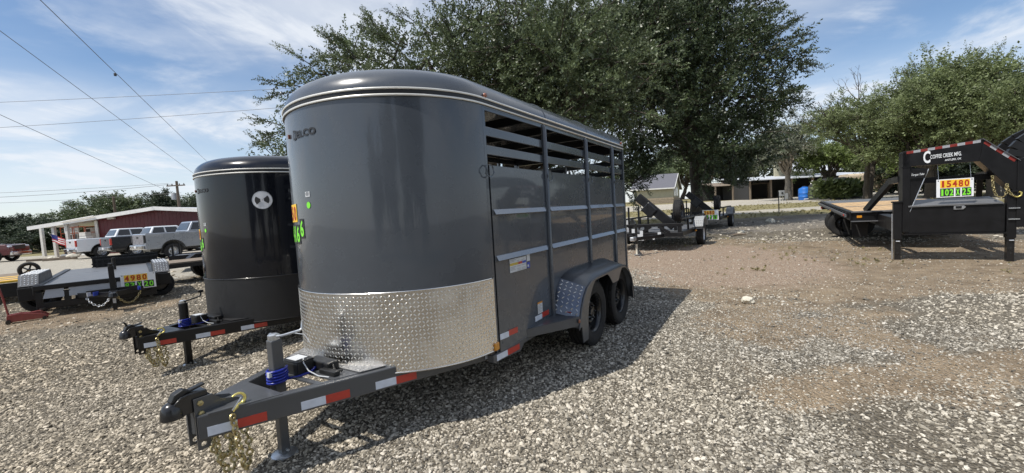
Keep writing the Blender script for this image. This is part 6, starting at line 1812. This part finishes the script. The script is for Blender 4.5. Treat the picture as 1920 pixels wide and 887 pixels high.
# lettering
gl = lambda x0, z0, sl=.045: (lambda a, c: Vector((x0 + a, -.003, z0 + c + a*sl)))
text_on('C', .235, .10, gl(.372, 1.94, 0), 'lettering', 'sign_white', nb_, .028)
text_on('COFFEE CREEK MFG.', .075, .425, gl(.470, 2.015), 'lettering', 'sign_white', nb_, .012)
text_on('ANTLERS, OK', .042, .22, gl(.672, 1.945), 'lettering', 'sign_white', nb_, .012)
tq = MB(); vs_, fs_ = text_geo('Torque Tube', .055, .004); kx = .19/max(v[0] for v in vs_)
MB().add([Vector((.192 + x*kx + y*.25, -.002 if x*kx < -.01 else -.003, 1.70 + y + x*kx*.03)) for x, y in vs_], fs_).build('lettering', 'sign_white', nb_, fix=False)
MB().prism([(.187, 1.66), (.40, 1.66), (.43, 1.80), (.187, 1.80)], .0, .003).build('letter_plate', K, goose)
price_sign(goose.matrix_basis @ Vector((.555, -.03, 1.262)), GE, (0, 0, 1), .50, .345, '15480', '102 X 25', 'white price sign reading 15480 over 102 X 25 hanging in the neck opening')
for x in (.585, 1.02): MB().tube([(x, -.02, 1.60), (x, .05, 1.895)], .003, 4).build('hanger_wire', 'zinc', goose)
# braces running back to the deck
for x in (.10, 1.46):
    MB().bar((x, .30, 1.66), (x, 1.15, 1.62), .09, .13).build('brace_beam', K, goose)
    MB().bar((x + (-.28 if x < 1 else .28), 2.15, .93), (x, 1.10, 1.62), .09, .13).build('brace_strut', K, goose)
    MB().span((x-.09, .30, .58), (x+.09, 9.0, .86)).build('main_beam', K, goose)
MB().span((.08, .28, 1.55), (1.50, .36, 1.66)).build('cross_bar', K, goose)
# deck
DX0, DX1, DY0, DY1 = -.49, 2.06, 1.96, 9.5
pw_ = (DX1-DX0-.16)/13
for i in range(13):
    x = DX0 + .08 + i*pw_
    MB().span((x+.004, DY0+.10, .885), (x+pw_-.004, 7.15, .925)).build('plank', 'deck_wood', goose)
MB().span((DX0+.05, 7.17, .88), (DX1-.05, DY1, .92)).build('dovetail', 'steel_deck', goose)
MB().span((DX0+.08, 4.3, .924), (DX1-.08, 4.42, .932)).build('deck_strip', 'steel_deck', goose)
for s_, x in ((-1, DX0), (1, DX1)):
    sr_ = MB().span((x-.03, DY0, .72), (x+.05 if s_ < 0 else x+.03, DY1, .93)).build('side_rail', K, goose, bevel=.004)
    MB().span((x+s_*.10-.012, DY0, .80), (x+s_*.10+.012, DY1, .87)).build('rub_rail', 'steel_deck', goose)
    for i in range(15):
        y = DY0 + .25 + i*.5
        MB().span((min(x+s_*.03, x+s_*.09), y-.045, .76), (max(x+s_*.03, x+s_*.09), y+.045, .90)).build('stake_pocket', K, sr_)
MB().span((DX0, DY0-.05, .905), (DX1, DY0+.09, .935)).build('front_flange', 'steel_deck', goose)
MB().span((DX0, DY0, .70), (DX1, DY0+.06, .902)).build('front_beam', K, goose)
MB().span((DX0, DY0-.05, .68), (DX1, DY0+.08, .70)).build('front_flange', 'steel_deck', goose)
MB().box((DX0+.16, DY0-.01, .80), (.10, .02, .06)).build('marker_light', 'amber', goose, bevel=.008)
MB().box((DX0-.115, DY0+.28, .835), (.02, .12, .05)).build('marker_light', 'red_reflective', goose, bevel=.008)
MB().box((DX0-.115, 5.2, .80), (.02, .10, .05)).build('marker_light', 'amber', goose, bevel=.008)
MB().box((DX0+.12, DY1+.03, .70), (.22, .1, .22)).build('tail_light_box', K, goose, bevel=.02)
MB().box((DX0+.0, DY1+.0, .66), (.05, .1, .07)).build('tail_light', 'red_reflective', goose)
for i in range(12): MB().span((DX0+.05, DY0+.4+i*.6, .74), (DX1-.05, DY0+.48+i*.6, .87)).build('cross_member', K, goose)
for y in (4.9, 5.95):
    for x, s_ in ((-.30, -1), (.03, -1), (1.55, 1), (1.87, 1)):
        make_wheel(goose, (x, y, .385), .385, .25, s_, 'black_steel', seg=28)
    MB().tube([(-.2, y, .385), (1.8, y, .385)], .06, 8).build('axle', 'black_steel', goose)
MB().span((-.42, 2.5, .42), (-.36, 2.62, .72)).build('mud_bracket', K, goose)
MB().span((-.40, 2.45, .25), (-.10, 2.47, .70)).build('mud_flap', 'rubber', goose)

# another gooseneck, only its dark neck in view at the right edge
n2 = Vector((13.55, 10.6, g(13.55, 10.6)))
g2 = empty('gooseneck_trailer', n2, R(-30), 'second black gooseneck whose rounded neck just enters at the right edge', 'trailer')
ar_ = [(-.55 + 1.5*(1-math.cos(PI/2*q/8)), 0, 2.05 + .75*math.sin(PI/2*q/8)) for q in range(9)] + [(2.6, 0, 2.82)]
for y in (-.35, .35):
    b_ = MB()
    for q0_, q1_ in zip(ar_[:-1], ar_[1:]): b_.bar((q0_[0], y, q0_[2]), (q1_[0]+.02, y, q1_[2]), .14, .42)
    b_.build('neck_beam', K, g2)
MB().span((-.62, -.2, 1.0), (-.40, .2, 2.2)).build('coupler_tube', K, g2, bevel=.01)
MB().span((2.4, -.5, .6), (2.65, .5, 2.8)).build('riser', K, g2, bevel=.01)
MB().span((2.6, -1.25, .72), (9.5, 1.25, .92)).build('deck', 'weathered_wood', g2)
for y in (4.8, 5.9):
    for s_ in (-1, 1): make_wheel(g2, (y, s_*1.05, .385), .385, .26, s_, 'black_steel', seg=20)
for s_ in (-1, 1): MB().box((2.5, s_*.62, .5), (.12, .12, 1.0)).build('landing_leg', K, g2)
rg_ = [(-.10 + .09*math.cos(2*PI*q/16), -.43, 2.30 + .11*math.sin(2*PI*q/16)) for q in range(13)]
MB().tube(rg_, .016, 6).build('decal', 'sign_white', g2)

# ------------------------------------------------------------------ stones, branch, grass
def lump(name, loc, s, m, label, cat, seed):
    r_ = random.Random(seed)
    bm_ = bmesh.new(); bmesh.ops.create_icosphere(bm_, subdivisions=3, radius=1.0)
    from mathutils import noise
    for v in bm_.verts:
        k_ = 1 + .35*noise.noise(v.co*1.3 + Vector((seed, 0, 0))) + .15*noise.noise(v.co*3.1)
        v.co = Vector((v.co.x*s*1.25, v.co.y*s*.9, v.co.z*s*.7))*k_
    me_ = bpy.data.meshes.new(name); bm_.to_mesh(me_); bm_.free(); me_.materials.append(M[m])
    o = bpy.data.objects.new(name, me_); col.objects.link(o); o.location = loc; o.rotation_euler.z = r_.uniform(0, 6)
    tag(o, label, cat); return o
lump('rock', Vector((3.2, 5.66, .05)), .078, 'pale_rock', 'white fist sized rock lying alone on the gravel right of the shadow', 'rock', 3)
lump('rock', Vector((8.6, 15.5, g(8.6, 15.5)+.04)), .12, 'pale_rock', 'pale rock in the fallen leaves beyond the shaded gravel', 'rock', 5)
lump('rock', Vector((12.2, 19.5, g(12.2, 19.5)+.06)), .2, 'pale_rock', 'pale flat rock in the oak shade beside the gooseneck deck', 'rock', 8)
fb2 = MB(); fb2.tube([(-.28, 0, .03), (0, .02, .05), (.26, -.03, .035)], [.035, .04, .025], 7); fb2.tube([(.05, 0, .05), (.2, .12, .07)], [.02, .01], 5)
fbo = fb2.build('fallen_branch', 'weathered_wood', None, smooth=60); fbo.location = Vector((8.1, 14.8, g(8.1, 14.8))); tag(fbo, 'short broken branch lying on the gravel near the oak shade', 'branch')
# dry grass blades
xs_, ys_ = [], []
n = 9000
x = rng.uniform(-10, 60, n); y = 21 + 27*rng.random(n)**1.4
dd, rr_, gr_, rp_, lt_ = zones(x, y)
k = (rng.random(n) < gr_*.9) & (np.abs(x/y) < 1.35)
x, y = x[k], y[k]
x2 = rng.uniform(1, 9, 900); y2 = rng.uniform(6, 16, 900); cl_ = fbm(x2, y2, .9, 77) > .62; x2, y2 = x2[cl_], y2[cl_]
X_ = np.concatenate([x, x2]); Y_ = np.concatenate([y, y2])
P_ = np.stack([X_, Y_, gz(X_, Y_)], 1); D_ = np.stack([rng.normal(0, .4, len(X_)), rng.normal(0, .4, len(X_)), np.ones(len(X_))], 1)
S_ = np.concatenate([rng.uniform(.25, .75, len(x)), rng.uniform(.15, .4, len(x2))])
go_ = foliage('grass', P_, D_, S_, 5, .10, .16, 'grass_blade', None, 60)
tag(go_, 'thin dry grass and weeds on the strips between the pale roads', None, None, 'stuff')
